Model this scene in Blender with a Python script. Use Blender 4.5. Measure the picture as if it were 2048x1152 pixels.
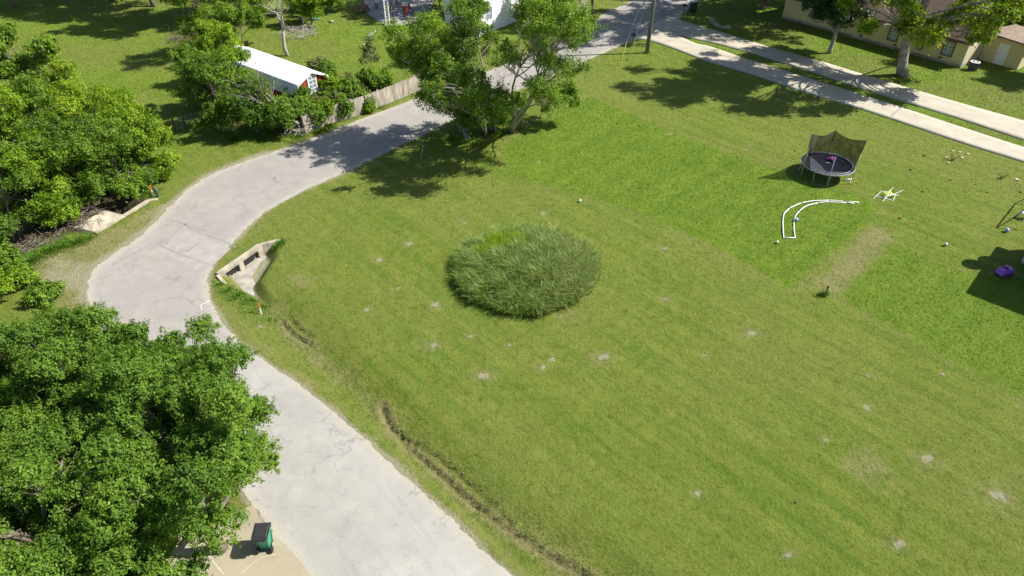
import bpy, math, random
import numpy as np
from mathutils import Vector, Matrix

# ------------------------------------------------------------------ camera, sky, sun, exposure
S = bpy.context.scene
for o in list(bpy.data.objects): bpy.data.objects.remove(o)
C = S.collection
CAM_H, PITCH, F = 25.0, math.radians(38), 1365.33
cam = bpy.data.cameras.new('camera'); co = bpy.data.objects.new('camera', cam); C.objects.link(co)
co.location = (0, 0, CAM_H); co.rotation_euler = (math.pi/2 - PITCH, 0, 0)
cam.sensor_width = 36; cam.lens = 24; cam.clip_start = .5; cam.clip_end = 3000
S.camera = co
SUN_EL = math.radians(46)
to_sun = Vector((1, .10, math.tan(SUN_EL)*math.hypot(1, .10))).normalized()
w = bpy.data.worlds.new('World'); S.world = w; w.use_nodes = True
nt = w.node_tree
sky = nt.nodes.new('ShaderNodeTexSky'); sky.sky_type = 'NISHITA'; sky.sun_disc = False
sky.sun_elevation = SUN_EL; sky.sun_rotation = math.atan2(to_sun.x, to_sun.y)
bg = nt.nodes['Background']; bg.inputs[1].default_value = .078
nt.links.new(sky.outputs[0], bg.inputs[0])
sl = bpy.data.lights.new('sun', 'SUN'); sl.energy = 4.9; sl.angle = math.radians(.5); sl.color = (1, .96, .89)
so = bpy.data.objects.new('sun', sl); C.objects.link(so); so.location = (40, 10, 60)
so.rotation_euler = (-to_sun).to_track_quat('-Z', 'Y').to_euler()
S.view_settings.view_transform = 'Standard'; S.view_settings.look = 'None'
S.view_settings.exposure = 0.84; S.view_settings.gamma = 1
S.render.engine = 'CYCLES'
S.cycles.max_bounces = 6; S.cycles.diffuse_bounces = 3; S.cycles.transmission_bounces = 4
S.cycles.transparent_max_bounces = 6; S.cycles.glossy_bounces = 2

# ------------------------------------------------------------------ pixel <-> ground
cp, sp = math.cos(PITCH), math.sin(PITCH)
def G(px, py, z=0.0):
    u = (px-1024)/F; v = (py-576)/F
    d = (u, cp - v*sp, -sp - v*cp); t = (z-CAM_H)/d[2]
    return Vector((d[0]*t, d[1]*t, z))
def proj(P):
    x, y, z = P[0], P[1], P[2]-CAM_H
    dep = y*cp - z*sp; up = y*sp + z*cp
    return (1024 + F*x/dep, 576 - F*up/dep)
def shadow_src(px, py, h):
    g = G(px, py); k = h/to_sun.z
    return Vector((g.x + to_sun.x*k, g.y + to_sun.y*k, h))

rng = np.random.default_rng(7); random.seed(7)

# ------------------------------------------------------------------ material helpers
def newmat(name):
    m = bpy.data.materials.new(name); m.use_nodes = True
    n = m.node_tree.nodes; b = n['Principled BSDF']
    return m, n, m.node_tree.links, b
def mat(name, col, rough=.7, var=.25, scale=3.0, bump=0.0, metal=0.0, bscale=None, stretch=None, spec=.5):
    m, n, l, b = newmat(name)
    tc = n.new('ShaderNodeTexCoord'); mp = n.new('ShaderNodeMapping')
    if stretch: mp.inputs['Scale'].default_value = stretch
    l.new(tc.outputs['Object'], mp.inputs[0])
    t = n.new('ShaderNodeTexNoise'); t.inputs['Scale'].default_value = scale; t.inputs['Detail'].default_value = 6
    l.new(mp.outputs[0], t.inputs[0])
    r = n.new('ShaderNodeValToRGB'); r.color_ramp.elements[0].position = .3; r.color_ramp.elements[1].position = .7
    r.color_ramp.elements[0].color = tuple(c*(1-var) for c in col)+(1,)
    r.color_ramp.elements[1].color = tuple(min(1, c*(1+var)) for c in col)+(1,)
    l.new(t.outputs[0], r.inputs[0]); l.new(r.outputs[0], b.inputs['Base Color'])
    b.inputs['Roughness'].default_value = rough; b.inputs['Metallic'].default_value = metal
    b.inputs['Specular IOR Level'].default_value = spec
    if bump:
        t2 = n.new('ShaderNodeTexNoise'); t2.inputs['Scale'].default_value = bscale or scale*6; t2.inputs['Detail'].default_value = 5
        l.new(mp.outputs[0], t2.inputs[0])
        bp = n.new('ShaderNodeBump'); bp.inputs['Strength'].default_value = bump; bp.inputs['Distance'].default_value = .03
        l.new(t2.outputs[0], bp.inputs['Height']); l.new(bp.outputs[0], b.inputs['Normal'])
    return m
def leafmat(name, cols, trans=.3, rough=.45):
    m, n, l, b = newmat(name)
    a = n.new('ShaderNodeAttribute'); a.attribute_name = 'tone'
    r = n.new('ShaderNodeValToRGB'); e = r.color_ramp.elements
    e[0].color = cols[0]+(1,); e[1].color = cols[-1]+(1,)
    for i, c in enumerate(cols[1:-1]):
        x = e.new((i+1)/(len(cols)-1)); x.color = c+(1,)
    l.new(a.outputs['Fac'], r.inputs[0]); l.new(r.outputs[0], b.inputs['Base Color'])
    b.inputs['Roughness'].default_value = rough; b.inputs['Specular IOR Level'].default_value = .22
    tr = n.new('ShaderNodeBsdfTranslucent'); hs = n.new('ShaderNodeHueSaturation')
    hs.inputs['Hue'].default_value = .485; hs.inputs['Saturation'].default_value = 1.1; hs.inputs['Value'].default_value = 1.5
    l.new(r.outputs[0], hs.inputs['Color']); l.new(hs.outputs[0], tr.inputs[0])
    mx = n.new('ShaderNodeMixShader'); mx.inputs[0].default_value = trans
    l.new(b.outputs[0], mx.inputs[1]); l.new(tr.outputs[0], mx.inputs[2])
    l.new(mx.outputs[0], n['Material Output'].inputs[0])
    return m

# ------------------------------------------------------------------ object helpers
def tag(o, label=None, cat=None, group=None, kind=None):
    if label: o['label'] = label
    if cat: o['category'] = cat
    if group: o['group'] = group
    if kind: o['kind'] = kind
    return o
def empty(name, label, cat, loc=(0, 0, 0), rz=0.0, group=None):
    o = bpy.data.objects.new(name, None); C.objects.link(o); o.location = loc; o.rotation_euler = (0, 0, rz)
    o.empty_display_size = .2
    return tag(o, label, cat, group)
def link(name, me, parent=None, m=None):
    o = bpy.data.objects.new(name, me); C.objects.link(o)
    if m is not None and len(me.materials) == 0: me.materials.append(m)
    if parent is not None: o.parent = parent
    return o
def copy_tree(o, loc, rz, sc=1.0, label=None, zs=None):
    c = o.copy(); C.objects.link(c); c.location = loc; c.rotation_euler = (0, 0, rz); c.scale = (sc, sc, zs or sc)
    if label: c['label'] = label
    for ch in list(o.children):
        d = ch.copy(); C.objects.link(d); d.parent = c
        for g in list(ch.children):
            e = g.copy(); C.objects.link(e); e.parent = d
    return c
class MB:
    def __init__(s): s.v = []; s.f = []
    def add(s, vs, fs, M=None):
        b = len(s.v)
        for v in vs:
            v = Vector(v); s.v.append(M @ v if M else v)
        for f in fs: s.f.append(tuple(b+i for i in f))
        return s
    def box(s, c, sz, rot=(0, 0, 0), taper=1.0):
        x, y, z = [k/2 for k in sz]
        vs = [(-x, -y, -z), (x, -y, -z), (x, y, -z), (-x, y, -z), (-x*taper, -y*taper, z), (x*taper, -y*taper, z), (x*taper, y*taper, z), (-x*taper, y*taper, z)]
        from mathutils import Euler
        M = Matrix.Translation(c) @ Euler(rot).to_matrix().to_4x4()
        return s.add(vs, [(0, 3, 2, 1), (4, 5, 6, 7), (0, 1, 5, 4), (1, 2, 6, 5), (2, 3, 7, 6), (3, 0, 4, 7)], M)
    def tube(s, pts, rs, n=8, cap=True):
        pts = [Vector(p) for p in pts]
        if not hasattr(rs, '__len__'): rs = [rs]*len(pts)
        rings = []; prev = None
        for i, p in enumerate(pts):
            d = (pts[min(i+1, len(pts)-1)] - pts[max(i-1, 0)])
            if d.length < 1e-6: d = Vector((0, 0, 1))
            d.normalize()
            if prev is None:
                a = Vector((0, 0, 1)) if abs(d.z) < .9 else Vector((1, 0, 0))
                x = d.cross(a).normalized()
            else:
                x = prev - d*prev.dot(d)
                x = x.normalized() if x.length > 1e-5 else d.orthogonal().normalized()
            prev = x; y = d.cross(x)
            rings.append([p + (x*math.cos(2*math.pi*k/n) + y*math.sin(2*math.pi*k/n))*rs[i] for k in range(n)])
        vs = [v for r in rings for v in r]; fs = []
        for i in range(len(pts)-1):
            for k in range(n):
                fs.append((i*n+k, i*n+(k+1) % n, (i+1)*n+(k+1) % n, (i+1)*n+k))
        if cap:
            fs.append(tuple(range(n))[::-1]); fs.append(tuple((len(pts)-1)*n+k for k in range(n)))
        return s.add(vs, fs)
    def lathe(s, prof, n=16, c=(0, 0, 0), cap=True):
        vs = []; fs = []
        for r, z in prof:
            for k in range(n): vs.append((c[0]+r*math.cos(2*math.pi*k/n), c[1]+r*math.sin(2*math.pi*k/n), c[2]+z))
        for i in range(len(prof)-1):
            for k in range(n): fs.append((i*n+k, i*n+(k+1) % n, (i+1)*n+(k+1) % n, (i+1)*n+k))
        if cap:
            fs.append(tuple(range(n))[::-1]); fs.append(tuple((len(prof)-1)*n+k for k in range(n)))
        return s.add(vs, fs)
    def prism(s, poly, z0, z1, M=None):
        n = len(poly)
        vs = [(p[0], p[1], z0) for p in poly] + [(p[0], p[1], z1) for p in poly]
        fs = [tuple(range(n))[::-1], tuple(range(n, 2*n))] + [(i, (i+1) % n, n+(i+1) % n, n+i) for i in range(n)]
        return s.add(vs, fs, M)
    def quad(s, a, b, c, d): return s.add([a, b, c, d], [(0, 1, 2, 3)])
    def build(s, name, m, parent=None, smooth=False, bevel=0.0):
        me = bpy.data.meshes.new(name); me.from_pydata([tuple(v) for v in s.v], [], s.f); me.update()
        if smooth: me.polygons.foreach_set('use_smooth', [True]*len(me.polygons))
        o = link(name, me, parent, m)
        import bmesh
        bm = bmesh.new(); bm.from_mesh(me); bmesh.ops.recalc_face_normals(bm, faces=bm.faces); bm.to_mesh(me); bm.free()
        if bevel:
            md = o.modifiers.new('bevel', 'BEVEL'); md.width = bevel; md.segments = 2; md.limit_method = 'ANGLE'
        return o
def np_mesh(name, V, Fc, attrs=None, fattrs=None, smooth=False):
    """V (n,3), Fc (m,k)"""
    me = bpy.data.meshes.new(name); m, k = Fc.shape
    me.vertices.add(len(V)); me.vertices.foreach_set('co', V.astype(np.float32).ravel())
    me.loops.add(m*k); me.loops.foreach_set('vertex_index', Fc.astype(np.int32).ravel())
    me.polygons.add(m); me.polygons.foreach_set('loop_start', np.arange(0, m*k, k, dtype=np.int32))
    if smooth: me.polygons.foreach_set('use_smooth', np.ones(m, dtype=bool))
    for dom, dd in (('POINT', attrs), ('FACE', fattrs)):
        for nme, a in (dd or {}).items():
            at = me.attributes.new(nme, 'FLOAT', dom); at.data.foreach_set('value', np.asarray(a, np.float32))
    me.update(calc_edges=True); me.validate()
    return me

# ------------------------------------------------------------------ plane geometry (numpy)
def pts2(L): return np.array([[G(*p).x, G(*p).y] for p in L])
def catmull(P, sub=6):
    P = np.asarray(P, float); out = []
    Q = np.vstack([2*P[0]-P[1], P, 2*P[-1]-P[-2]])
    for i in range(1, len(Q)-2):
        for t in np.linspace(0, 1, sub, endpoint=False):
            a, b, c, d = Q[i-1], Q[i], Q[i+1], Q[i+2]
            out.append(.5*((2*b)+(c-a)*t+(2*a-5*b+4*c-d)*t*t+(3*b-a-3*c+d)*t**3))
    out.append(Q[-2]); return np.array(out)
def seg_dist(X, A, B):
    d = B-A; L = (d*d).sum()+1e-12
    t = np.clip(((X-A) @ d)/L, 0, 1)
    return np.hypot(X[:, 0]-A[0]-t*d[0], X[:, 1]-A[1]-t*d[1])
def line_dist(X, P, lim=None):
    r = np.full(len(X), 1e9)
    for i in range(len(P)-1): r = np.minimum(r, seg_dist(X, P[i], P[i+1]))
    return r
def sdf(X, P):
    """positive inside"""
    d = line_dist(X, np.vstack([P, P[:1]])); ins = np.zeros(len(X), bool); n = len(P)
    for i in range(n):
        a = P[i]; b = P[(i+1) % n]
        c = (a[1] > X[:, 1]) != (b[1] > X[:, 1])
        with np.errstate(divide='ignore', invalid='ignore'):
            xx = (b[0]-a[0])*(X[:, 1]-a[1])/(b[1]-a[1]) + a[0]
        ins ^= c & (X[:, 0] < xx)
    return np.where(ins, d, -d)
def sstep(x, a, b):
    t = np.clip((x-a)/(b-a), 0, 1); return t*t*(3-2*t)

ROAD_R = [(1283, 1400), (1020, 1152), (900, 1035), (800, 940), (700, 850), (585, 760), (520, 715), (480, 686), (450, 650), (428, 615), (417, 578), (424, 537), (450, 502), (487, 466), (530, 425), (600, 385), (700, 340), (800, 290), (850, 268), (910, 236), (970, 203), (1040, 178), (1100, 155), (1190, 113), (1262, 82), (1325, 58), (1372, 22), (1440, -60), (1600, -190)]
ROAD_L = [(866, 1400), (620, 1152), (515, 1025), (440, 915), (360, 810), (270, 720), (215, 665), (186, 625), (176, 600), (174, 572), (182, 548), (208, 522), (260, 487), (300, 455), (345, 408), (400, 362), (480, 327), (580, 293), (660, 264), (740, 232), (840, 195), (920, 165), (1000, 133), (1100, 92), (1165, 55), (1215, 24), (1262, 2), (1350, -60), (1510, -190)]
RR = catmull(pts2(ROAD_R)); RL = catmull(pts2(ROAD_L))
ROADP = np.vstack([RR, RL[::-1]])
# driveway across the top right
D_lo = [(1262, 80), (1290, 80), (1330, 92), (1370, 107), (1420, 125), (1500, 148), (1536, 160), (1600, 182), (1700, 212), (1778, 237), (1926, 287), (2048, 325), (2250, 388)]
D_m1 = [(1300, 55), (1325, 60), (1347, 67.5), (1390, 87), (1420, 94), (1500, 121), (1536, 132), (1600, 152), (1696, 182), (1803, 216), (1900, 248), (2048, 296), (2250, 358)]
D_m2 = [(1300, 54.5), (1325, 59.5), (1347, 67), (1390, 79), (1420, 85), (1500, 106), (1536, 117), (1600, 137), (1661, 157), (1761, 190), (1911, 236), (2048, 281), (2250, 343)]
D_hi = [(1335, 30), (1342, 34), (1352, 38), (1400, 53), (1430, 61), (1500, 83), (1536, 94), (1600, 112), (1660, 129), (1743, 155), (1896, 200), (2048, 243), (2250, 300)]
DA = (catmull(pts2(D_lo)), catmull(pts2(D_m1))); DB = (catmull(pts2(D_m2)), catmull(pts2(D_hi)))
# concrete apron at the bottom left, by the bin
DL = pts2([(628, 1158), (600, 1122), (566, 1085), (525, 1047), (506, 1010), (450, 1035), (380, 1060), (250, 1100), (150, 1200), (250, 1400), (900, 1400)])
mow1 = pts2([(1180, 192), (1300, 245), (1420, 292), (1560, 340), (1680, 378), (1762, 414), (1740, 442), (1690, 487), (1640, 522), (1582, 580), (1480, 520), (1400, 480), (1250, 412), (1140, 385), (1020, 350), (1000, 300), (1085, 235)])
mow2 = pts2([(1790, 488), (1740, 535), (1680, 592), (1850, 690), (2048, 792), (2300, 930), (2300, 620), (2048, 560), (1925, 545), (1860, 520)])
mow3 = pts2([(1262, 80), (1420, 125), (1600, 180), (1926, 285), (2300, 400), (2300, -300), (1300, -300), (1340, 32)])
yardN = pts2([(-500, 420), (60, 470), (260, 400), (345, 330), (480, 290), (610, 262), (830, 185), (1000, 110), (1150, 40), (1250, -40), (1250, -300), (-800, -300)])
mound_c = np.array([G(1054, 541).x, G(1054, 541).y]); MR = 4.12
ditch = catmull(pts2([(545, 612), (590, 660), (640, 712), (700, 762), (760, 820), (830, 893), (900, 952), (1000, 1030), (1110, 1105), (1200, 1165), (1330, 1260), (1500, 1400)]))
rut1 = catmull(pts2([(560, 632), (585, 660), (625, 683)])); rut2 = catmull(pts2([(574, 625), (596, 648), (622, 668)]))
rut3 = catmull(pts2([(762, 802), (775, 835), (800, 868), (840, 905), (880, 940), (930, 985), (990, 1030), (1060, 1078), (1120, 1115), (1180, 1148)]))
rut4 = catmull(pts2([(800, 862), (850, 892), (900, 930), (960, 980), (1020, 1035)]))
# culvert basins
W1 = [G(436, 551), G(521, 492), G(560, 479)]
basinA = pts2([(436, 551), (521, 492), (556, 481), (562, 506), (546, 532), (530, 556), (541, 576), (556, 596), (530, 612), (495, 602), (462, 580)])
_n = basinA[1]-basinA[0]; _n = np.array([-_n[1], _n[0]])/np.hypot(*_n); basinA[:3] += _n*.07
wallA = pts2([(436, 551), (521, 492), (556, 481)])
W2 = [G(190, 467), G(249, 433), G(296, 403), G(316, 398)]
basinB = pts2([(180, 470), (249, 433), (300, 400), (270, 385), (200, 395), (140, 440), (130, 462)])
wallB = pts2([(180, 470), (249, 433), (300, 400)])
bare = [(968, 752, .5), (1207, 715, .55), (1104, 720, .3), (1087, 735, .3), (1018, 690, .25), (868, 690, .4), (942, 672, .3), (796, 576, .25), (1505, 666, .4), (1733, 814, .45), (1855, 915, .5), (1800, 1088, .4), (1576, 1110, .3), (2000, 990, .5), (1395, 985, .25), (1345, 828, .2), (818, 488, .4), (1128, 630, .7), (735, 620, .3), (1885, 748, .25), (1737, 750, .2), (520, 650, .25), (930, 445, .35), (1085, 425, .35), (1327, 497, .3), (1078, 324, .3), (1340, 268, .3), (1500, 290, .3), (760, 520, .4), (1740, 930, .8), (600, 560, .7), (870, 610, .4), (1490, 300, .3), (1410, 710, .15), (1850, 455, .3), (1330, 597, .25), (1650, 880, .3)]

def terrain(X):
    z = np.zeros(len(X))
    near = (X[:, 0] > -40) & (X[:, 0] < 25) & (X[:, 1] < 60)
    idx = np.nonzero(near)[0]; Y = X[idx]; q = np.zeros(len(idx))
    d = line_dist(Y, ditch); q -= .42*np.exp(-(d/1.25)**2)
    for r, dp, wd in ((rut1, .13, .12), (rut2, .10, .10), (rut3, .15, .14), (rut4, .11, .12)):
        d = line_dist(Y, r); jg = .85+.25*np.sin(Y[:, 1]*5.1+np.sin(Y[:, 0]*7.3)*1.4)*np.sin(Y[:, 0]*3.7+1.1); d = np.abs(d+.03*np.sin(Y[:, 1]*11.3+Y[:, 0]*4)+.03*np.sin(Y[:, 0]*17.1-Y[:, 1]*3)); q -= dp*jg*np.exp(-(d/wd)**2); q += dp*.35*np.exp(-((d-wd*2.2)/(wd*1.2))**2)
    road = sdf(Y, ROADP); q *= sstep(-road, .1, .9)
    a = sdf(Y, basinA); dw = line_dist(Y, wallA); P = np.vstack([basinA, basinA[:1]])
    other = line_dist(Y, P[2:]); q -= .68*(a > 0)*sstep(other, 0, 1.0) + q*(a > 0)*sstep(other, 0, 1.0)
    b = sdf(Y, basinB); P = np.vstack([basinB, basinB[:1]]); other = line_dist(Y, P[2:])
    q -= 1.0*(b > 0)*sstep(other, 0, 1.6)
    # gentle unevenness away from the road
    u = .035*np.sin(Y[:, 0]*1.9+np.sin(Y[:, 1]*1.3)*1.5)*np.sin(Y[:, 1]*1.6+1.0+np.cos(Y[:, 0]*.9))
    q += u*sstep(-road, .3, 1.5)
    q *= sstep(-sdf(Y, DL), 0, .5)
    z[idx] = q
    return z

def masks(X):
    n = len(X); o = {}
    big = (np.abs(X[:, 0]) < 120) & (X[:, 1] < 150); idx = np.nonzero(big)[0]; Y = X[idx]
    def full(v, fill=0.): r = np.full(n, fill); r[idx] = v; return r
    l1, l2, l3 = sdf(Y, mow1), sdf(Y, mow2), sdf(Y, mow3); yn = sdf(Y, yardN)
    lush = np.maximum.reduce([sstep(l1, -.4, .4), sstep(l2, -.4, .4), .8*sstep(l3, -.2, .3), .55*sstep(yn, -1, 2)])
    road = sdf(Y, ROADP)
    edge = np.exp(-np.abs((l1+.25)/.5)**2)*(l1 < .3) + np.exp(-np.abs((l2+.3)/.6)**2)*(l2 < .3)
    dry = .35*np.clip(edge, 0, 1)
    strip = pts2([(1755, 420), (1800, 480), (1690, 590), (1600, 580), (1680, 500)]); dry = np.maximum(dry, .75*sstep(sdf(Y, strip), -.6, 1))
    dirt = np.zeros(len(Y))
    for x, y, r in bare:
        g = G(x, y); dd = np.hypot((Y[:, 0]-g.x)/1.3, Y[:, 1]-g.y)*(1+.30*np.sin(Y[:, 0]*7.3+x)*np.sin(Y[:, 1]*6.1+y)+.2*np.sin(Y[:, 0]*15+y)); dirt = np.maximum(dirt, .8*np.exp(-(dd/(r*.55))**2)*(r < .56)); dry = np.maximum(dry, .6*np.exp(-(dd/(r*1.5))**2))
    # verge: sand and gravel beside the road
    left = sdf(Y, pts2([(60, 590), (70, 520), (180, 480), (300, 415), (345, 400), (420, 340), (520, 300), (560, 300), (430, 400), (300, 480), (220, 560), (190, 640), (150, 640)]))
    vg = np.exp(-np.clip(-road-.05, 0, 9)/.28)*.7
    vl = np.exp(-np.clip(-road, 0, 9)/.75)*sstep(left, -.8, .3)*.95
    dirt = np.maximum.reduce([dirt, vg, vl]); dry = np.maximum.reduce([dry, .6*np.exp(-np.clip(-road, 0, 9)/1.2)*(road < 0), .8*sstep(left, -.6, .6)])
    berm = sdf(Y, pts2([(70, 520), (130, 500), (190, 520), (185, 560), (170, 600), (120, 590), (70, 560)])); dirt = np.maximum(dirt, .55*sstep(berm, -.5, .9)); dry = np.maximum(dry, .9*sstep(berm, -.8, .5))
    mud = np.zeros(len(Y))
    for r, wd, k in ((rut1, .10, .5), (rut2, .09, .45), (rut3, .10, .45), (rut4, .08, .4)):
        mud = np.maximum(mud, k*np.exp(-(line_dist(Y, r)/wd)**2))
    dd = line_dist(Y, ditch); dry = np.maximum(dry, .6*np.exp(-((dd)/.8)**2)); dry = np.maximum(dry, .95*np.exp(-(line_dist(Y, rut3)/.5)**2)); dry = np.maximum(dry, .9*np.exp(-(line_dist(Y, rut1)/.5)**2))
    a = sdf(Y, basinA); oth = line_dist(Y, np.vstack([basinA, basinA[:1]])[2:]); dirt = np.maximum(dirt, .75*(a > 0)*sstep(oth, .5, .9)); dry = np.maximum(dry, .55*(a > 0)*sstep(oth, 0, .7))
    b = sdf(Y, basinB); mud = np.maximum(mud, .75*sstep(b, -.3, .3))
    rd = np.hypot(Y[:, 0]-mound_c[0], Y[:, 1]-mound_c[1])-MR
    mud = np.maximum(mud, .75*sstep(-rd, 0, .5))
    ring = np.where((l1 < 0) & (l2 < 0), rd, 40)
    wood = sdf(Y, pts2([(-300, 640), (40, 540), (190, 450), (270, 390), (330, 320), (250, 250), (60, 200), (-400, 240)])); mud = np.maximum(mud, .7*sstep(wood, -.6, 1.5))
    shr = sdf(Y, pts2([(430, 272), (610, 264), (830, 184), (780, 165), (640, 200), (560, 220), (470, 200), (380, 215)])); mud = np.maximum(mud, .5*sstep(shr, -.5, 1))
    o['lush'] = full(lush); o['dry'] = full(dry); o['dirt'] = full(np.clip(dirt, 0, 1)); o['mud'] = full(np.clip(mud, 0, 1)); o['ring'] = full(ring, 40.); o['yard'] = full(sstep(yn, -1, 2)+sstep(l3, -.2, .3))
    return o, full(road, -50.)

# ------------------------------------------------------------------ ground material
def ground_material(name, blade=False):
    m, n, l, b = newmat(name)
    b.inputs['Roughness'].default_value = .85; b.inputs['Specular IOR Level'].default_value = .15
    def N(t, **k):
        x = n.new(t)
        for kk, v in k.items(): setattr(x, kk, v)
        return x
    geo = N('ShaderNodeNewGeometry')
    def attr(a): x = N('ShaderNodeAttribute'); x.attribute_name = a; return x.outputs['Fac']
    def noise(scale, detail=5, rot=None, sc=None, rough=.55, dist=0.):
        m0 = N('ShaderNodeMapping'); l.new(geo.outputs['Position'], m0.inputs[0]); mp = N('ShaderNodeMapping'); l.new(m0.outputs[0], mp.inputs[0])
        if rot is not None: m0.inputs['Rotation'].default_value = (0, 0, rot)
        if sc: mp.inputs['Scale'].default_value = sc
        t = N('ShaderNodeTexNoise'); t.inputs['Scale'].default_value = scale; t.inputs['Detail'].default_value = detail
        t.inputs['Roughness'].default_value = rough; t.inputs['Distortion'].default_value = dist
        l.new(mp.outputs[0], t.inputs[0]); return t.outputs[0]
    def math_(op, a, c, clamp=False):
        x = N('ShaderNodeMath', operation=op); x.use_clamp = clamp
        for i, v in enumerate((a, c)):
            if isinstance(v, (int, float)): x.inputs[i].default_value = v
            else: l.new(v, x.inputs[i])
        return x.outputs[0]
    def mr(v, a, c, lo=0., hi=1.):
        x = N('ShaderNodeMapRange'); x.inputs[1].default_value = a; x.inputs[2].default_value = c; x.inputs[3].default_value = lo; x.inputs[4].default_value = hi
        l.new(v, x.inputs[0]); return x.outputs[0]
    def mix(f, a, c, mode='MIX'):
        x = N('ShaderNodeMix', data_type='RGBA', blend_type=mode)
        if isinstance(f, (int, float)): x.inputs[0].default_value = f
        else: l.new(f, x.inputs[0])
        for i, v in ((6, a), (7, c)):
            if isinstance(v, tuple): x.inputs[i].default_value = v+(1,)
            else: l.new(v, x.inputs[i])
        return x.outputs[2]
    A = math.atan2(-.727, .687)      # mowing direction
    big = noise(.09, 4); mid = noise(.6, 5, dist=.6); fine = noise(7, 6, rough=.7); vf = noise(28, 3, rough=.7)
    strA = noise(1.0, 5, rot=-A, sc=(.10, 1.6, 1)); strB = noise(1.0, 4, rot=-A, sc=(1.3, .08, 1))
    base = mix(mr(mid, .35, .68), (.158, .206, .022), (.222, .260, .042))
    strC = noise(1.0, 4, rot=-A, sc=(.22, 4.5, 1), rough=.65)
    base = mix(mr(strA, .42, .60), base, (.122, .196, .020)); base = mix(mr(strC, .54, .70, 0, .5), base, (.21, .245, .055)); base = mix(mr(strC, .44, .32, 0, .4), base, (.095, .150, .016))
    base = mix(mr(big, .40, .62, 0, .6), base, (.200, .226, .050))
    # rings mown round the island of tall grass
    ring = attr('ring'); rn = math_('ADD', ring, math_('MULTIPLY', mid, 2.0))
    wv = math_('SINE', math_('MULTIPLY', rn, 6.4), 0.); wv = mr(wv, -.4, .9)
    rf = math_('MULTIPLY', mr(ring, 6., 11., 1., 0.), .30)
    base = mix(math_('MULTIPLY', wv, rf), base, (.225, .262, .050))
    mrot = N('ShaderNodeMapping'); l.new(geo.outputs['Position'], mrot.inputs[0]); mrot.inputs['Rotation'].default_value = (0, 0, -A)
    sxyz = N('ShaderNodeSeparateXYZ'); l.new(mrot.outputs[0], sxyz.inputs[0])
    lw = mr(math_('SINE', math_('MULTIPLY', math_('ADD', sxyz.outputs[1], math_('MULTIPLY', strA, 2.4)), 4.6), 0.), -.5, 1.)
    base = mix(math_('MULTIPLY', lw, mr(ring, 8., 12., 0., .26)), base, (.225, .272, .045))
    lushc = mix(mr(mid, .3, .7), (.130, .220, .016), (.190, .280, .027))
    lushc = mix(mr(strB, .4, .65, 0, .5), lushc, (.105, .185, .012))
    yardc = mix(mr(mid, .3, .7), (.125, .225, .018), (.205, .275, .032))
    yardc = mix(mr(big, .45, .6, 0, .6), yardc, (.20, .21, .055))
    lushc = mix(attr('yard'), lushc, yardc)
    lf = mr(math_('ADD', attr('lush'), math_('ADD', math_('MULTIPLY', math_('SUBTRACT', fine, .5), .9), math_('MULTIPLY', math_('SUBTRACT', mid, .5), .7))), .3, .7, 0, 1.)
    col = mix(lf, base, lushc)
    dn = math_('ADD', math_('MULTIPLY', mid, .6), math_('MULTIPLY', fine, .5))
    df = mr(math_('ADD', attr('dry'), math_('MULTIPLY', math_('SUBTRACT', dn, .55), 1.6)), .25, .95, 0, .85)
    col = mix(math_('MULTIPLY', df, mr(attr('dry'), .02, .25)), col, mix(fine, (.26, .235, .10), (.33, .275, .15)))
    # random fine straw and dark gaps
    col = mix(mr(fine, .56, .75, 0, .45), col, (.26, .26, .10))
    col = mix(mr(fine, .44, .27, 0, .6), col, (.055, .085, .014))
    med = noise(2.4, 6, rough=.75); med2 = noise(4.5, 5, rot=-A, sc=(.5, 1.6, 1), rough=.75)
    col = mix(mr(med, .475, .35, 0, .66), col, (.080, .130, .010)); col = mix(mr(med, .54, .68, 0, .5), col, (.235, .275, .060))
    col = mix(mr(med2, .46, .33, 0, .55), col, (.085, .135, .012)); col = mix(mr(med2, .58, .70, 0, .40), col, (.27, .265, .090))
    if not blade:
        tf = math_('ADD', math_('MULTIPLY', attr('dirt'), 1.15), math_('MULTIPLY', math_('SUBTRACT', dn, .55), 1.5))
        tf = math_('MULTIPLY', mr(tf, .4, .7), mr(attr('dirt'), .02, .2))
        col = mix(tf, col, mix(fine, (.25, .235, .135), (.41, .385, .255)))
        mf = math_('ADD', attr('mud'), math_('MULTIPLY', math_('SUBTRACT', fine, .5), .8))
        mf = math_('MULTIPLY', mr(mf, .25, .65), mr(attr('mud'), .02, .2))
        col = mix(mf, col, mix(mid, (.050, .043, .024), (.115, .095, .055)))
        hgt = math_('ADD', math_('ADD', math_('MULTIPLY', fine, 1.0), math_('MULTIPLY', vf, .5)), math_('MULTIPLY', noise(3.6, 4, rough=.7), .9))
        bp = N('ShaderNodeBump'); bp.inputs['Strength'].default_value = 1.; bp.inputs['Distance'].default_value = .13
        l.new(hgt, bp.inputs['Height']); l.new(bp.outputs[0], b.inputs['Normal'])
    else:
        t = attr('tone')
        col = mix(mr(t, 0, 1, 0, .6), col, (.20, .27, .035)); col = mix(mr(t, .88, 1., 0, .5), col, (.34, .31, .15))
        tr = N('ShaderNodeBsdfTranslucent'); l.new(col, tr.inputs[0]); mx = N('ShaderNodeMixShader'); mx.inputs[0].default_value = .3
        l.new(b.outputs[0], mx.inputs[1]); l.new(tr.outputs[0], mx.inputs[2]); l.new(mx.outputs[0], n['Material Output'].inputs[0])
    l.new(col, b.inputs['Base Color'])
    return m
M_ground = ground_material('lawn'); M_blade = ground_material('lawn_blades', True)

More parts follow.
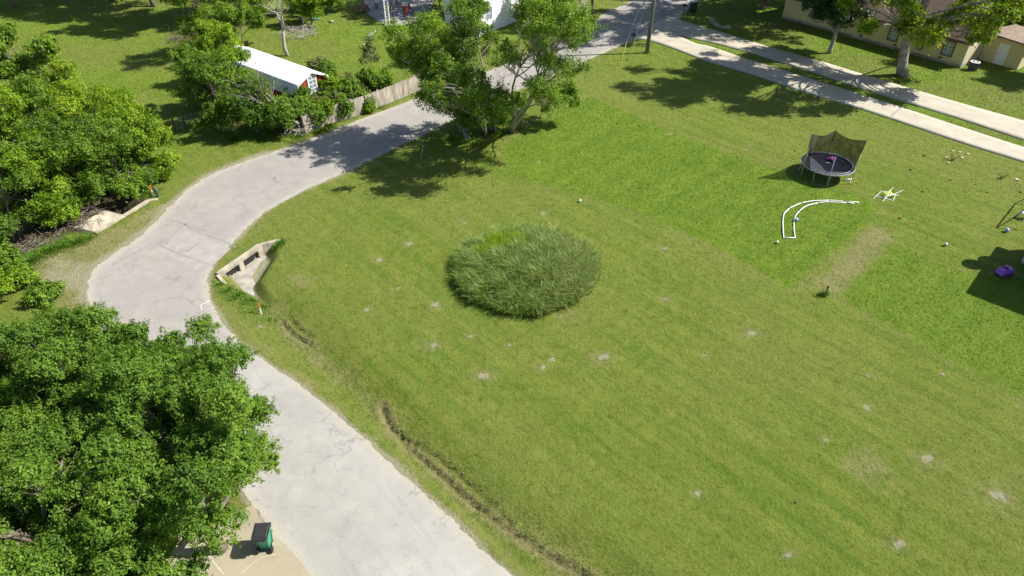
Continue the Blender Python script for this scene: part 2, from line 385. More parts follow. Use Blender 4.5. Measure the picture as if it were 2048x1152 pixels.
# ------------------------------------------------------------------ ground sheet
def axis(parts):
    out = []
    for a, c, s in parts: out += list(np.arange(a, c, s))
    return np.array(out)
gx = np.concatenate([-np.geomspace(1200, 82, 16), axis([(-80, -30, .8), (-30, -18.6, .3), (-18.6, -13.4, .11), (-13.4, 5, .12), (5, 22, .2), (22, 80, .8)]), np.geomspace(82, 1200, 16)])
gy = np.concatenate([-np.geomspace(1200, 4, 10), axis([(-2, 10, 2), (10, 31, .10), (31, 38.5, .11), (38.5, 60, .22), (60, 110, .8)]), np.geomspace(112, 1500, 18)])
GX, GY = np.meshgrid(gx, gy); X = np.stack([GX.ravel(), GY.ravel()], 1)
mk, _ = masks(X); Z = terrain(X)
nx, ny = len(gx), len(gy); i = (np.arange(ny-1)[:, None]*nx + np.arange(nx-1)[None]).ravel()
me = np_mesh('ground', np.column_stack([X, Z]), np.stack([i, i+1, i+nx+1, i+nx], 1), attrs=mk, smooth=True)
g_o = link('ground', me, None, M_ground); tag(g_o, 'mown lawns, verges and yards', kind='structure')

# ------------------------------------------------------------------ road and driveway
def ribbon(name, Lp, Rp, z, nc, m, thick=0., jit=0.):
    n = min(len(Lp), len(Rp)); V = []; A = []
    # resample finer along
    def fine(P):
        P = np.asarray(P); o = []
        for a, c in zip(P[:-1], P[1:]):
            k = 8
            for t in range(k): o.append(a+(c-a)*t/k)
        o.append(P[-1]); return np.array(o)
    Lp, Rp = fine(Lp[:n]), fine(Rp[:n]); n = len(Lp)
    jj = lambda: jit*(np.convolve(rng.normal(size=n+4), np.ones(5)/3, 'valid')+1.6*np.convolve(rng.normal(size=n+30), np.ones(31)/12, 'valid')); jl, jr = jj(), jj()
    for i in range(n):
        d = Rp[i]-Lp[i]; W = np.hypot(*d)+1e-6; u = d/W
        a = Lp[i]-u*jl[i]; c = Rp[i]+u*jr[i]
        for k in range(nc+1):
            t = k/nc; p = a+(c-a)*t; V.append((p[0], p[1], z)); A.append(min(t, 1-t)*W)
    V = np.array(V); q = (np.arange(n-1)[:, None]*(nc+1)+np.arange(nc)[None]).ravel()
    Fc = np.stack([q, q+1, q+nc+2, q+nc+1], 1)
    if thick:
        b = len(V); idx = [i*(nc+1) for i in range(n)]; idr = [i*(nc+1)+nc for i in range(n)]
        low = V[idx+idr].copy(); low[:, 2] -= thick; V = np.vstack([V, low]); A += [0]*len(low)
        F2 = [(idx[i], idx[i+1], b+i+1, b+i) for i in range(n-1)] + [(idr[i+1], idr[i], b+n+i, b+n+i+1) for i in range(n-1)]
        Fc = np.vstack([Fc, np.array(F2)])
    return link(name, np_mesh(name, V, Fc, attrs={'edge': A}), None, m)

def road_material():
    m, n, l, b = newmat('worn_asphalt'); b.inputs['Roughness'].default_value = .9; b.inputs['Specular IOR Level'].default_value = .2
    geo = n.new('ShaderNodeNewGeometry')
    def noise(s, d=5, r=.55, sc=None, rot=0):
        m0 = n.new('ShaderNodeMapping'); l.new(geo.outputs['Position'], m0.inputs[0]); m0.inputs['Rotation'].default_value = (0, 0, rot); mp = n.new('ShaderNodeMapping'); l.new(m0.outputs[0], mp.inputs[0])
        if sc: mp.inputs['Scale'].default_value = sc
        t = n.new('ShaderNodeTexNoise'); t.inputs['Scale'].default_value = s; t.inputs['Detail'].default_value = d; t.inputs['Roughness'].default_value = r
        l.new(mp.outputs[0], t.inputs[0]); return t.outputs[0]
    def mr(v, a, c, lo=0., hi=1.):
        x = n.new('ShaderNodeMapRange'); x.inputs[1].default_value = a; x.inputs[2].default_value = c; x.inputs[3].default_value = lo; x.inputs[4].default_value = hi
        l.new(v, x.inputs[0]); return x.outputs[0]
    def mix(f, a, c):
        x = n.new('ShaderNodeMix'); x.data_type = 'RGBA'
        if isinstance(f, float): x.inputs[0].default_value = f
        else: l.new(f, x.inputs[0])
        for i, v in ((6, a), (7, c)):
            if isinstance(v, tuple): x.inputs[i].default_value = v+(1,)
            else: l.new(v, x.inputs[i])
        return x.outputs[2]
    def ma(op, a, c):
        x = n.new('ShaderNodeMath'); x.operation = op
        for i, v in enumerate((a, c)):
            if isinstance(v, (int, float)): x.inputs[i].default_value = v
            else: l.new(v, x.inputs[i])
        return x.outputs[0]
    big, mid, fine = noise(.16, 4), noise(1.1, 6, .6), noise(16, 6, .75)
    sep = n.new('ShaderNodeSeparateXYZ'); l.new(geo.outputs['Position'], sep.inputs[0])
    nearf = mr(ma('ADD', sep.outputs[1], ma('MULTIPLY', mid, 3)), 27.5, 29.5, 1, 0)   # older, paler chip seal on the near stretch
    a = mix(mr(mid, .3, .7), (.268, .246, .220), (.328, .304, .274)); c = mix(mr(mid, .3, .7), (.325, .312, .280), (.385, .370, .334))
    col = mix(nearf, a, c)
    col = mix(mr(big, .42, .62, 0, .45), col, (.25, .235, .215)); col = mix(mr(noise(.45, 5, .7), .56, .70, 0, .35), col, (.235, .222, .205))
    tl = noise(1., 5, .6, (.10, 1.8, 1), math.atan2(.76, .65)); col = mix(mr(tl, .56, .72, 0, .30), col, (.21, .20, .19))
    at = n.new('ShaderNodeAttribute'); at.attribute_name = 'edge'
    e = ma('ADD', at.outputs['Fac'], ma('MULTIPLY', ma('SUBTRACT', mid, .5), 1.6))
    col = mix(mr(e, .75, .1, 0, .8), col, mix(mr(fine, .35, .65), (.31, .28, .22), (.43, .40, .33)))
    # cracks
    vo = n.new('ShaderNodeTexVoronoi'); vo.feature = 'DISTANCE_TO_EDGE'; vo.inputs['Scale'].default_value = .38
    ds = n.new('ShaderNodeVectorMath'); ds.operation = 'ADD'; nn = n.new('ShaderNodeTexNoise'); nn.inputs['Scale'].default_value = 1.1; nn.inputs['Detail'].default_value = 6
    l.new(geo.outputs['Position'], nn.inputs[0]); sc = n.new('ShaderNodeVectorMath'); sc.operation = 'SCALE'; sc.inputs['Scale'].default_value = 2.2
    l.new(nn.outputs['Color'], sc.inputs[0]); l.new(sc.outputs[0], ds.inputs[0]); l.new(geo.outputs['Position'], ds.inputs[1]); l.new(ds.outputs[0], vo.inputs['Vector'])
    ck = ma('MULTIPLY', mr(vo.outputs['Distance'], .02, .004), mr(noise(.3, 3), .47, .6))
    col = mix(ma('MULTIPLY', ck, .55), col, (.15, .14, .13)); col = mix(mr(noise(5, 3, .6, (.6, 1.5, 1), .8), .66, .72, 0, .5), col, (.16, .155, .15)); col = mix(mr(noise(2.2, 6, .8), .42, .30, 0, .5), col, (.24, .225, .205))
    col = mix(mr(fine, .58, .75, 0, .35), col, (.44, .42, .385)); col = mix(mr(fine, .42, .25, 0, .45), col, (.17, .165, .155))
    bp = n.new('ShaderNodeBump'); bp.inputs['Strength'].default_value = .5; bp.inputs['Distance'].default_value = .03
    l.new(ma('ADD', fine, ma('MULTIPLY', mid, .8)), bp.inputs['Height']); l.new(bp.outputs[0], b.inputs['Normal'])
    l.new(col, b.inputs['Base Color']); return m
M_road = road_material()
M_conc = mat('driveway_concrete', (.40, .36, .28), .85, .12, .7, .25, bscale=20)
M_conc2 = mat('stained_concrete', (.32, .28, .19), .85, .16, .5, .3, bscale=18)
M_culv = mat('culvert_concrete', (.33, .29, .215), .9, .42, 1.6, .5, bscale=14)
o = ribbon('road', RL, RR, .012, 24, M_road, 0, .07); tag(o, 'worn pale asphalt road bending round the lawn', kind='structure')
for nm, (lo, hi) in (('driveway', DA), ('driveway', DB)):
    o = ribbon(nm, lo, hi, .07, 6, M_conc, .12, .008); tag(o, 'concrete driveway strip', kind='structure')
mb = MB(); mb.prism(DL, -.1, .03); o = mb.build('pavement', M_conc2); tag(o, 'tan concrete driveway apron by the green bin', kind='structure')
M_seam = mat('tar_seam', (.235, .22, .205), .9, .2, 4, .3); M_patch = mat('asphalt_patch', (.30, .276, .25), .9, .12, 1.5, .3); M_white = mat('white_paint', (.75, .74, .70), .6, .06, 3)
def strip(mb, pl, wd, z):
    P = catmull(pts2(pl), 5)
    for k in range(len(P)-1):
        d = P[k+1]-P[k]; L = np.hypot(*d)+1e-6; nn = np.array([-d[1], d[0]])/L
        w0 = wd*(.7+.6*random.random())/2
        mb.quad((*(P[k]-nn*w0), z), (*(P[k+1]-nn*w0), z), (*(P[k+1]+nn*w0), z), (*(P[k]+nn*w0), z))
mb = MB()
for q in [[(300, 500), (345, 470), (372, 448)], [(372, 452), (400, 466), (440, 480), (472, 495)], [(320, 492), (370, 512), (415, 528)], [(330, 440), (350, 442), (375, 450), (420, 465)], [(225, 530), (250, 516), (285, 498)], [(372, 505), (400, 484)]]:
    strip(mb, q, .13, .0165)
o = mb.build('road_seams', M_seam); tag(o, 'dark tar seams across the bend', kind='structure')
mb = MB(); P = pts2([(318, 500), (372, 462), (462, 497), (425, 532), (400, 545)]); mb.add([(p[0], p[1], .0145) for p in P], [tuple(range(len(P)))]); o = mb.build('road_patch', M_patch); tag(o, 'darker asphalt patch on the bend', kind='structure')
mb = MB(); strip(mb, [(399, 612), (409, 607), (420, 602)], .035, .019); strip(mb, [(402, 612), (404, 621)], .035, .0205); o = mb.build('paint_mark', M_white); tag(o, 'white survey paint mark', kind='structure')
mb = MB(); strip(mb, [(418, 1112), (432, 1130), (448, 1149)], .035, .034); strip(mb, [(480, 1150), (520, 1118), (560, 1108)], .018, .0345); o = mb.build('joint_strip', mat('joint_filler', (.52, .49, .40), .8, .1, 4)); tag(o, 'pale joint lines in the apron', kind='structure')
mb = MB()
strip(mb, [(1778, 237), (1790, 226), (1803, 216)], .14, .074); strip(mb, [(1822, 206), (1850, 186)], .04, .0745); strip(mb, [(1500, 147), (1536, 132)], .04, .0735)
o = mb.build('driveway_joint', M_seam); tag(o, 'expansion joints in the driveway', kind='structure')

# ------------------------------------------------------------------ short grass blades over the lawns
def blades():
    N = 520000
    # density falls with distance from the drone, as blades get too small to resolve
    D = 12+82*rng.random(N)**1.25; t = rng.uniform(-1, 1, N); Xp = np.stack([t*(D*.62+13), D], 1)
    mk, road = masks(Xp); z = terrain(Xp)
    a = sdf(Xp, basinA); drv = np.maximum.reduce([sdf(Xp, np.vstack([DA[0], DA[1][::-1]])), sdf(Xp, np.vstack([DB[0], DB[1][::-1]])), sdf(Xp, DL)])
    keep = (road < .03+.10*rng.random(N)) & (drv < 0) & (mk['mud'] < .45+.3*rng.random(N)) & (mk['dirt'] < .35+.5*rng.random(N)) & (a < .1)
    Xp = Xp[keep]; z = z[keep]; mk = {k: v[keep] for k, v in mk.items()}; n = len(Xp); D = D[keep]
    h = (.022+.035*rng.random(n))*(1+1.1*mk['lush'])*(.8+D/140)
    # ranker grass on the ditch banks
    h *= 1+1.6*np.exp(-(line_dist(Xp, ditch)/.9)**2)
    wd = (.009+.010*rng.random(n))*(.7+D/60); an = rng.uniform(0, 2*np.pi, n); lean = rng.normal(0, .6, (n, 2))*h[:, None]
    b = np.column_stack([Xp, z]); dx = np.column_stack([np.cos(an)*wd, np.sin(an)*wd, np.zeros(n)])
    tip = b+np.column_stack([lean, h]); b[:, 2] -= .01
    V = np.stack([b-dx, b+dx, tip], 1).reshape(-1, 3); Fc = np.arange(3*n).reshape(-1, 3)
    at = {k: np.repeat(v, 3) for k, v in mk.items()}; at['tone'] = np.repeat(rng.random(n), 3)
    o = link('grass', np_mesh('grass', V, Fc, attrs=at), None, M_blade)
    tag(o, 'short mown grass blades over the lawns and verges', 'grass', kind='stuff')
blades()

# ------------------------------------------------------------------ island of tall grass
def ribbons(P, h, wd, az, bend, nseg=4):
    """arching blades: P (n,3) roots, az direction of arch"""
    n = len(P); ca, sa = np.cos(az), np.sin(az); rows = []
    for k in range(nseg+1):
        t = k/nseg; out = bend*h*(t**1.8); up = h*(t-.42*bend*t**2.4)
        c = P+np.column_stack([ca*out, sa*out, up]); ww = wd*(1-t**2*.9)*(.6+.4*min(1, t*3))
        s = np.column_stack([-sa*ww, ca*ww, np.zeros(n)]); rows += [c-s, c+s]
    V = np.stack(rows, 1); m = V.shape[1]; base = np.arange(n)[:, None]*m
    Fc = np.concatenate([np.stack([base[:, 0]+2*k, base[:, 0]+2*k+1, base[:, 0]+2*k+3, base[:, 0]+2*k+2], 1) for k in range(nseg)])
    return V.reshape(-1, 3), Fc, nseg
M_tall = leafmat('tall_grass', [(.075, .140, .018), (.135, .220, .032), (.205, .290, .060), (.31, .38, .13), (.46, .47, .24)], .45, .6)
M_weed = leafmat('yellow_weeds', [(.16, .26, .016), (.27, .38, .025), (.38, .47, .05)], .4, .6)
def mound_r(th): return MR*(1+.012*np.sin(3*th+.5)+.014*np.sin(7*th)+.012*np.sin(13*th+1)+.012*np.sin(29*th))
wc = G(1012, 474, 1.05); wc2 = G(972, 492, 1.05)
def tall(name, n, weed):
    th = rng.uniform(0, 2*np.pi, n); rr = np.sqrt(rng.random(n)); R = mound_r(th); R = R*(1+.05*rng.normal(size=n)*(rr > .85)); x = mound_c[0]+rr*R*np.cos(th); y = mound_c[1]+rr*R*np.sin(th)
    fw = np.exp(-(((x-wc.x)/1.85)**2+((y-wc.y)/1.2)**2)); fw = fw*(.75+.35*np.sin(x*5.1+np.sin(y*4.3))*np.sin(y*4.7+x)); fw = np.maximum(fw, .8*np.exp(-(((x-wc2.x)/.8)**2+((y-wc2.y)/.6)**2)))
    k = (fw > .35+.3*rng.random(n)) if weed else (fw < .45+.3*rng.random(n))
    x, y, th, rr = x[k], y[k], th[k], rr[k]; n = len(x)
    cl = np.sin(x*3.1+np.sin(y*2.3))*np.sin(y*2.7+np.cos(x*1.9))   # clumpiness
    if weed:
        h = 1.0+.30*rng.random(n); V, Fc, s = ribbons(np.column_stack([x, y, np.zeros(n)]), h, .010+.01*rng.random(n), rng.uniform(0, 6.28, n), .15+.25*rng.random(n), 3); tone = rng.random(n)
    else:
        h = (.78+.42*rng.random(n)+.22*cl)*(1.28-.55*rr**2); out = th+rng.normal(0, .9, n)
        az = np.where(rng.random(n) < .35+.5*rr**2, out, rng.uniform(0, 6.28, n)); az = np.where(rng.random(n) < .25, np.pi+rng.normal(0, .5, n), az)
        V, Fc, s = ribbons(np.column_stack([x, y, np.zeros(n)]), h, .012+.018*rng.random(n)**2, az, .35+.6*rng.random(n), 4)
        right = sstep(x-mound_c[0], -1., 3.4); tone = np.clip(.34+.30*rng.normal(size=n)+.20*right+.14*cl, 0, 1)
    me = np_mesh(name, V, Fc, fattrs={'tone': np.tile(tone, s)})
    return link(name, me, None, M_weed if weed else M_tall)
o = tall('tall_grass', 42000, False); tag(o, 'round unmown island of tall arching grass in the mown lawn', 'tall grass', kind='stuff')
o = tall('yellow_weeds', 26000, True); tag(o, 'yellow green feathery weeds at the back of the tall grass island', 'weeds', kind='stuff')
# seed stalks
def tufts(name, spots, m, label, cat):
    Ps, hs, az = [], [], []
    for (px, py, r, n, h) in spots:
        g = G(px, py); a = rng.uniform(0, 6.28, n); q = np.abs(rng.normal(0, .75*r, n)); h_ = h*(.25+.75*rng.random(n)**1.5); P = np.column_stack([g.x+q*np.cos(a), g.y+q*np.sin(a)])
        Ps.append(np.column_stack([P, terrain(P)-.02])); hs.append(h_*(.4+.6*rng.random(n))); az.append(a+rng.normal(0, .8, n))
    P = np.vstack(Ps); h = np.concatenate(hs); n = len(P)
    V, Fc, s = ribbons(P, h, .012+.012*rng.random(n), np.concatenate(az), .3+.5*rng.random(n), 3)
    o = link(name, np_mesh(name, V, Fc, fattrs={'tone': np.tile(rng.random(n), s)}), None, m); tag(o, label, cat, kind='stuff'); return o
M_rank = leafmat('rank_grass', [(.05, .12, .012), (.10, .21, .02), (.17, .29, .035)], .35, .6)
tufts('rank_grass', [(478, 588, .5, 800, .25), (500, 596, .6, 900, .25), (455, 580, .5, 700, .22), (440, 568, .45, 500, .2), (552, 492, .4, 500, .3), (562, 484, .35, 400, .3), (520, 608, .6, 700, .22), (535, 632, .7, 600, .18), (500, 620, .8, 500, .15), (460, 600, .8, 500, .12),
    (100, 500, .9, 1800, .4), (150, 484, .7, 1300, .4), (60, 520, 1., 1800, .4), (178, 476, .5, 500, .3), (125, 492, .8, 1000, .35), (300, 385, .6, 1400, .35), (270, 380, .7, 1800, .4),
    (1294, 106, .35, 260, .45), (700, 232, .7, 500, .35), (760, 214, .6, 500, .4), (660, 250, .6, 600, .4), (640, 262, .7, 700, .45), (600, 272, 1., 900, .5), (520, 278, 1.4, 1200, .4), (470, 276, 1.2, 900, .4), (740, 222, .3, 400, .5),
    (950, 285, 1.2, 1400, .4), (1000, 268, 1., 1200, .4), (900, 280, 1., 900, .35), (1030, 258, .6, 700, .4), (800, 1000, .1, 5, .1)], M_rank, 'ranker grass along ditch, culverts, fences and tree bases', 'rank grass')

M_straw = leafmat('straw', [(.10, .13, .03), (.19, .20, .07), (.32, .30, .14), (.44, .39, .22)], .3, .7)
sp_ = []
for r_, k_ in ((rut3, 1.), (rut4, .8), (rut1, .7), (rut2, .5)):
    for p_ in r_[::2]: 
        u_, v_ = proj((p_[0]+random.gauss(.12, .12), p_[1]+random.gauss(.12, .12), 0)); sp_.append((u_, v_, .22, int(70*k_), .13))
tufts('dry_grass', sp_, M_straw, 'pale dead grass thrown up along the wheel ruts by the ditch', 'dry grass')

# ------------------------------------------------------------------ leaves and trees
def leaf_mesh(name, c, nrm, size, tone, wr=.55):
    n = len(c); nrm = nrm/np.linalg.norm(nrm, axis=1, keepdims=True)
    r = rng.normal(size=(n, 3)); t = np.cross(nrm, r); t /= np.linalg.norm(t, axis=1, keepdims=True)+1e-9; b = np.cross(nrm, t)
    L = size[:, None]/2; fold = nrm*L*.35
    V = np.stack([c-t*L, c+b*L*wr+fold, c+t*L, c-b*L*wr+fold], 1).reshape(-1, 3)
    # a quad folded on its long axis: two triangles
    q = np.arange(n)[:, None]*4
    Fc = np.vstack([q+np.array([[0, 1, 2]]), q+np.array([[0, 2, 3]])])
    return np_mesh(name, V, Fc, fattrs={'tone': np.tile(np.clip(tone, 0, 1), 2)})
def curve_pts(a, b, n, wob, rs, sag=0.):
    a, b = Vector(a), Vector(b); L = (b-a).length; pts = []
    o1 = Vector([rs.gauss(0, wob*L) for _ in range(3)]); o2 = Vector([rs.gauss(0, wob*L) for _ in range(3)])
    for i in range(n+1):
        t = i/n; p = a.lerp(b, t) + o1*math.sin(math.pi*t) + o2*math.sin(2*math.pi*t)*.5
        p.z += sag*L*math.sin(math.pi*t); pts.append(p)
    return pts
M_bark = mat('bark', (.16, .13, .10), .9, .35, 4, .6, stretch=(1, 1, .3)); M_pale = mat('pale_bark', (.30, .27, .23), .9, .35, 3, .6, stretch=(1, 1, .3)); M_dead = mat('dead_bark', (.36, .32, .28), .9, .3, 3, .5, stretch=(1, 1, .3))
def tree_meshes(seed, H, R, z0, nl, ls, lobes=9, lobe_r=.45, stems=1, trunk_r=.16, clump=70, clump_r=.42, lean=(0, 0), tone=(.5, .2), up=.5, flat=.75, shell=(.35, .85), twigs=2, fill=1.0, limb=.6, cyl=False, spray=1.5):
    """trunk + crown in local coords, foot at the origin"""
    global rng
    rs = random.Random(seed); old = rng; rng = np.random.default_rng(seed)
    cz = (H+z0)/2; hz = (H-z0)/2; L = []
    for i in range(lobes):
        for _ in range(30):
            if cyl:
                a_ = rs.uniform(0, 6.283); q_ = R*.93*math.sqrt(rs.random()); zz = rs.uniform(-1, 1); q_ *= 1-.35*max(0, zz)**2; c = np.array([q_*math.cos(a_), q_*math.sin(a_), cz+hz*.9*zz])
            else:
                d = np.array([rs.gauss(0, 1), rs.gauss(0, 1), rs.gauss(0, .8)]); d /= np.linalg.norm(d)
                k = rs.uniform(*shell); c = np.array([d[0]*R*k, d[1]*R*k, cz+d[2]*hz*k])
            if all(np.linalg.norm(c-q[0]) > lobe_r*R*.75 for q in L): break
        L.append((c, lobe_r*R*rs.uniform(.75, 1.2)))
    L = [(c+np.array([lean[0], lean[1], 0])*max(0, c[2])/H, r) for c, r in L]
    nclump = max(lobes*3, nl//clump); wts = np.array([r**2 for _, r in L]); wts /= wts.sum()
    CC, OUT, CT = [], [], []
    for (c, r), wgt in zip(L, wts):
        k = max(3, int(nclump*wgt)); d = rng.normal(size=(k, 3)); d /= np.linalg.norm(d, axis=1, keepdims=True); d[:, 2] = np.where(d[:, 2] < -.35, -d[:, 2], d[:, 2])
        rad = r*(.40+.75*rng.random(k)**.8)*fill; p = c+d*rad[:, None]*np.array([1, 1, flat]); CC.append(p); OUT.append(d); CT.append(rng.normal(0, .5, k)+rs.gauss(0, .5))
    CC = np.vstack(CC); OUT = np.vstack(OUT); CT = np.concatenate(CT); ok = CC[:, 2] > .15; CC, OUT, CT = CC[ok], OUT[ok], CT[ok]
    per = max(4, nl//len(CC)); n = len(CC)*per; idx = np.repeat(np.arange(len(CC)), per)
    cr = clump_r*(.6+.8*rng.random(len(CC)))
    DC = OUT+rng.normal(0, .45, OUT.shape)+np.array([0, 0, .25]); DC /= np.linalg.norm(DC, axis=1, keepdims=True)
    tw = rng.random(n); g3 = rng.normal(size=(n, 3))*.42; off = (DC[idx]*((tw-.35)*spray)[:, None]+g3*(1.15-.75*tw)[:, None])*cr[idx][:, None]
    c = CC[idx]+off; nrm = rng.normal(size=(n, 3))*.55+OUT[idx]*.55+np.array([0, 0, up])+g3*.6
    c[:, 2] = np.maximum(c[:, 2], .04+.1*rng.random(n))
    tn = tone[0]+tone[1]*(CT[idx]*.8+rng.normal(0, .55, n))
    crown = leaf_mesh('crown', c, nrm, ls*(.6+.8*rng.random(n)), tn)
    mb = MB()
    base = [Vector((rs.uniform(-.3, .3)*(stems > 1)*1.2, rs.uniform(-.3, .3)*(stems > 1)*1.2, -.15)) for _ in range(stems)]
    tops = []
    for s in range(stems):
        a = 2*math.pi*s/stems+rs.uniform(-.5, .5); sp_ = R*.28*(stems > 1)
        hh = max(z0*1.02, cz*.85) if stems == 1 else cz*rs.uniform(.75, 1.0)
        top = Vector((math.cos(a)*sp_+lean[0]*hh/H, math.sin(a)*sp_+lean[1]*hh/H, hh)); r0 = trunk_r*(1 if stems == 1 else .62)
        pts = curve_pts(base[s], top, 8, .025, rs); rr = [r0*(1.35 if i == 0 else 1)*(1-.5*i/8) for i in range(9)]
        mb.tube(pts, rr, 9); tops.append((pts, rr))
    for j, (c, r) in enumerate(L):
        pts, rr = tops[j % len(tops)]; c = Vector(c)
        k = min(range(3, 9), key=lambda i: abs((c.z-pts[i].z)-.6*(c-pts[i]).to_2d().length)) if len(pts) > 4 else 4
        st = pts[k]; r0 = min(rr[k]*.75, trunk_r*limb*rs.uniform(.6, 1.1)); lp = curve_pts(st, c, 6, .05, rs, .05); mb.tube(lp, [r0*(1-.7*i/6) for i in range(7)], 6)
        cand = np.argsort(np.linalg.norm(CC-np.array(c), axis=1))[:40]
        for q in list(cand)[::max(1, 40//max(1, twigs*4))]:
            mb.tube(curve_pts(lp[rs.choice([3, 4, 5, 6])], CC[q], 3, .06, rs), [r0*.28, r0*.2, r0*.13, r0*.05], 4, False)
    rng = old
    return mb, crown
TN = {}
def tree(name, label, cat, base, seed, m, bark=None, group=None, rz=0., trunk=True, **k):
    g = base if isinstance(base, Vector) else G(*base)
    root = empty(name, label, cat, (g.x, g.y, 0), rz, group)
    mb, cm = tree_meshes(seed, **k)
    if trunk: mb.build('trunk' if 'shrub' not in name and 'bush' not in name else 'stems', bark or M_bark, root, True)
    link('crown' if trunk and 'shrub' not in name and 'bush' not in name else 'foliage', cm, root, m)
    return root
def under(px, py, z):
    """ground point below a spot in the air"""
    g = G(px, py, z); return Vector((g.x, g.y, 0))

M_oak = leafmat('oak_leaf', [(.036, .082, .010), (.084, .170, .018), (.145, .250, .028), (.24, .35, .04)], .36, .5)
M_yg = leafmat('young_leaf', [(.045, .110, .010), (.115, .215, .014), (.205, .325, .020), (.31, .41, .035)], .38, .5)
M_elm = leafmat('elm_leaf', [(.046, .105, .012), (.105, .195, .020), (.175, .285, .030), (.27, .38, .045)], .38, .45)
M_dkl = leafmat('dark_glossy_leaf', [(.016, .040, .012), (.030, .070, .018), (.055, .105, .030), (.12, .17, .07)], .15, .3)
M_plane = leafmat('broad_leaf', [(.06, .12, .015), (.13, .22, .018), (.24, .33, .025), (.36, .42, .05)], .4, .5)
M_olive = leafmat('olive_scrub', [(.05, .075, .022), (.10, .135, .035), (.17, .20, .06), (.25, .25, .11)], .3, .6)

# foreground oaks, bottom left
fg = [
 ('large dark green oak spreading over the road beside the green bin', (350, 905, 6.0), dict(seed=11, H=9.5, R=3.9, z0=1.4, nl=185000, ls=.098, lobes=52, lobe_r=.19, clump=60, clump_r=.26, shell=(.3, .98), trunk_r=.26)),
 ('oak overhanging the road where its pale near stretch begins', (410, 780, 5.0), dict(seed=12, H=7.6, R=2.5, z0=2.4, nl=76000, ls=.098, lobes=26, lobe_r=.25, clump=60, clump_r=.25, shell=(.2, .98), trunk_r=.16)),
 ('oak at the left edge of the photo just below the sandy verge', (88, 768, 5.5), dict(seed=13, H=8.6, R=3.6, z0=2., nl=135000, ls=.098, lobes=46, lobe_r=.19, clump=60, clump_r=.26, shell=(.3, .98), trunk_r=.22)),
 ('oak in the bottom left corner of the photo', (70, 1035, 6.0), dict(seed=14, H=9.6, R=3.8, z0=1.4, nl=152000, ls=.098, lobes=48, lobe_r=.19, clump=60, clump_r=.26, shell=(.3, .98), trunk_r=.24)),
 ('oak whose crown reaches the tan concrete apron at the bottom edge', (228, 1075, 4.6), dict(seed=15, H=7.4, R=2.9, z0=.8, nl=88000, ls=.098, lobes=30, lobe_r=.24, clump=60, clump_r=.25, trunk_r=.16)),
 ('oak in the middle of the foreground crowns, between the corner and the bin', (195, 900, 5.2), dict(seed=17, H=8.6, R=3.3, z0=1.0, nl=118000, ls=.098, lobes=40, lobe_r=.21, clump=60, clump_r=.26, trunk_r=.2)),
 ('oak with its crown top standing against the sandy road bend', (250, 752, 5.0), dict(seed=16, H=7.6, R=2.6, z0=1.4, nl=80000, ls=.098, lobes=28, lobe_r=.24, clump=60, clump_r=.25, trunk_r=.16)),
]
for lab, (x, y, z), k in fg:
    tree('oak_tree', lab, 'tree', under(x, y, z), m=M_oak, group='oaks at the near left roadside', tone=(.50, .20), **k)

# multi-stemmed trees between road and lawn
def lean_to(base, ix, iy, H, z0):
    """lean that brings the crown's middle to where it hangs"""
    cz = (H+z0)/2; q = G(ix, iy, cz)-G(*base); return (q.x*H/cz, q.y*H/cz)
EL = dict(group='elms between road and lawn')
def elm(lab, base, ctr, H, z0, seed, **k): return tree('elm_tree', lab, 'tree', base, seed, M_elm, M_pale, H=H, z0=z0, lean=lean_to(base, *ctr, H, z0), **EL, **k)
elm('tallest elm, its airy crown reaching right over pale bare trunks', (1016, 262), (1082, 108), 12.4, 4.2, 21, R=4.0, nl=34000, ls=.14, cyl=True, lobes=46, lobe_r=.14, limb=.35, stems=4, trunk_r=.2, clump=34, clump_r=.38, spray=2.2, tone=(.55, .25), shell=(.25, 1.), twigs=4)
elm('middle elm of the roadside clump, darker and lower than the others', (968, 268), (925, 190), 8.6, 2.2, 22, R=3.3, nl=26000, ls=.14, lobes=34, lobe_r=.18, stems=3, trunk_r=.16, clump=40, clump_r=.38, spray=2., tone=(.42, .22), shell=(.2, 1.), twigs=3)
elm('bright densely leafed elm at the left end of the roadside clump', (930, 262), (862, 100), 10.8, 3.6, 23, R=3.15, nl=33000, ls=.14, lobes=34, lobe_r=.23, stems=2, trunk_r=.18, clump=45, clump_r=.38, spray=1.8, tone=(.60, .24), shell=(.3, .95))
elm('slender elm between the bright left crown and the tallest one', (985, 262), (935, 72), 12.2, 5.5, 27, R=2.3, nl=10000, ls=.14, lobes=16, lobe_r=.26, stems=2, trunk_r=.15, clump=45, clump_r=.38, tone=(.42, .22), shell=(.2, 1.), twigs=3)
tree('low_elm', 'low leafy elm spreading from the clump foot towards the road', 'tree', (935, 275), 28, M_elm, M_pale, H=5.4, R=2.9, z0=.9, nl=22000, ls=.14, cyl=True, lobes=26, lobe_r=.2, stems=3, trunk_r=.09, clump=42, clump_r=.38, spray=2., lean=(-1.2, .2), tone=(.45, .22), shell=(.2, 1.))
tree('sapling', 'low spreading sapling right of the pale elm trunks', 'young tree', (1085, 240), 24, M_elm, M_pale, None, H=3.6, R=2.5, z0=1.4, nl=9000, ls=.16, lobes=13, lobe_r=.24, stems=2, trunk_r=.06, clump=42, clump_r=.36, lean=(1.3, 0), tone=(.55, .22), shell=(.3, 1.), twigs=2)
tree('undergrowth_bush', 'bushy regrowth round the foot of the elm clump', 'bush', (975, 262), 25, M_elm, M_bark, None, H=2.4, R=2.3, z0=.05, nl=14000, ls=.15, lobes=11, lobe_r=.34, stems=3, trunk_r=.05, clump=60, clump_r=.36, tone=(.5, .2))

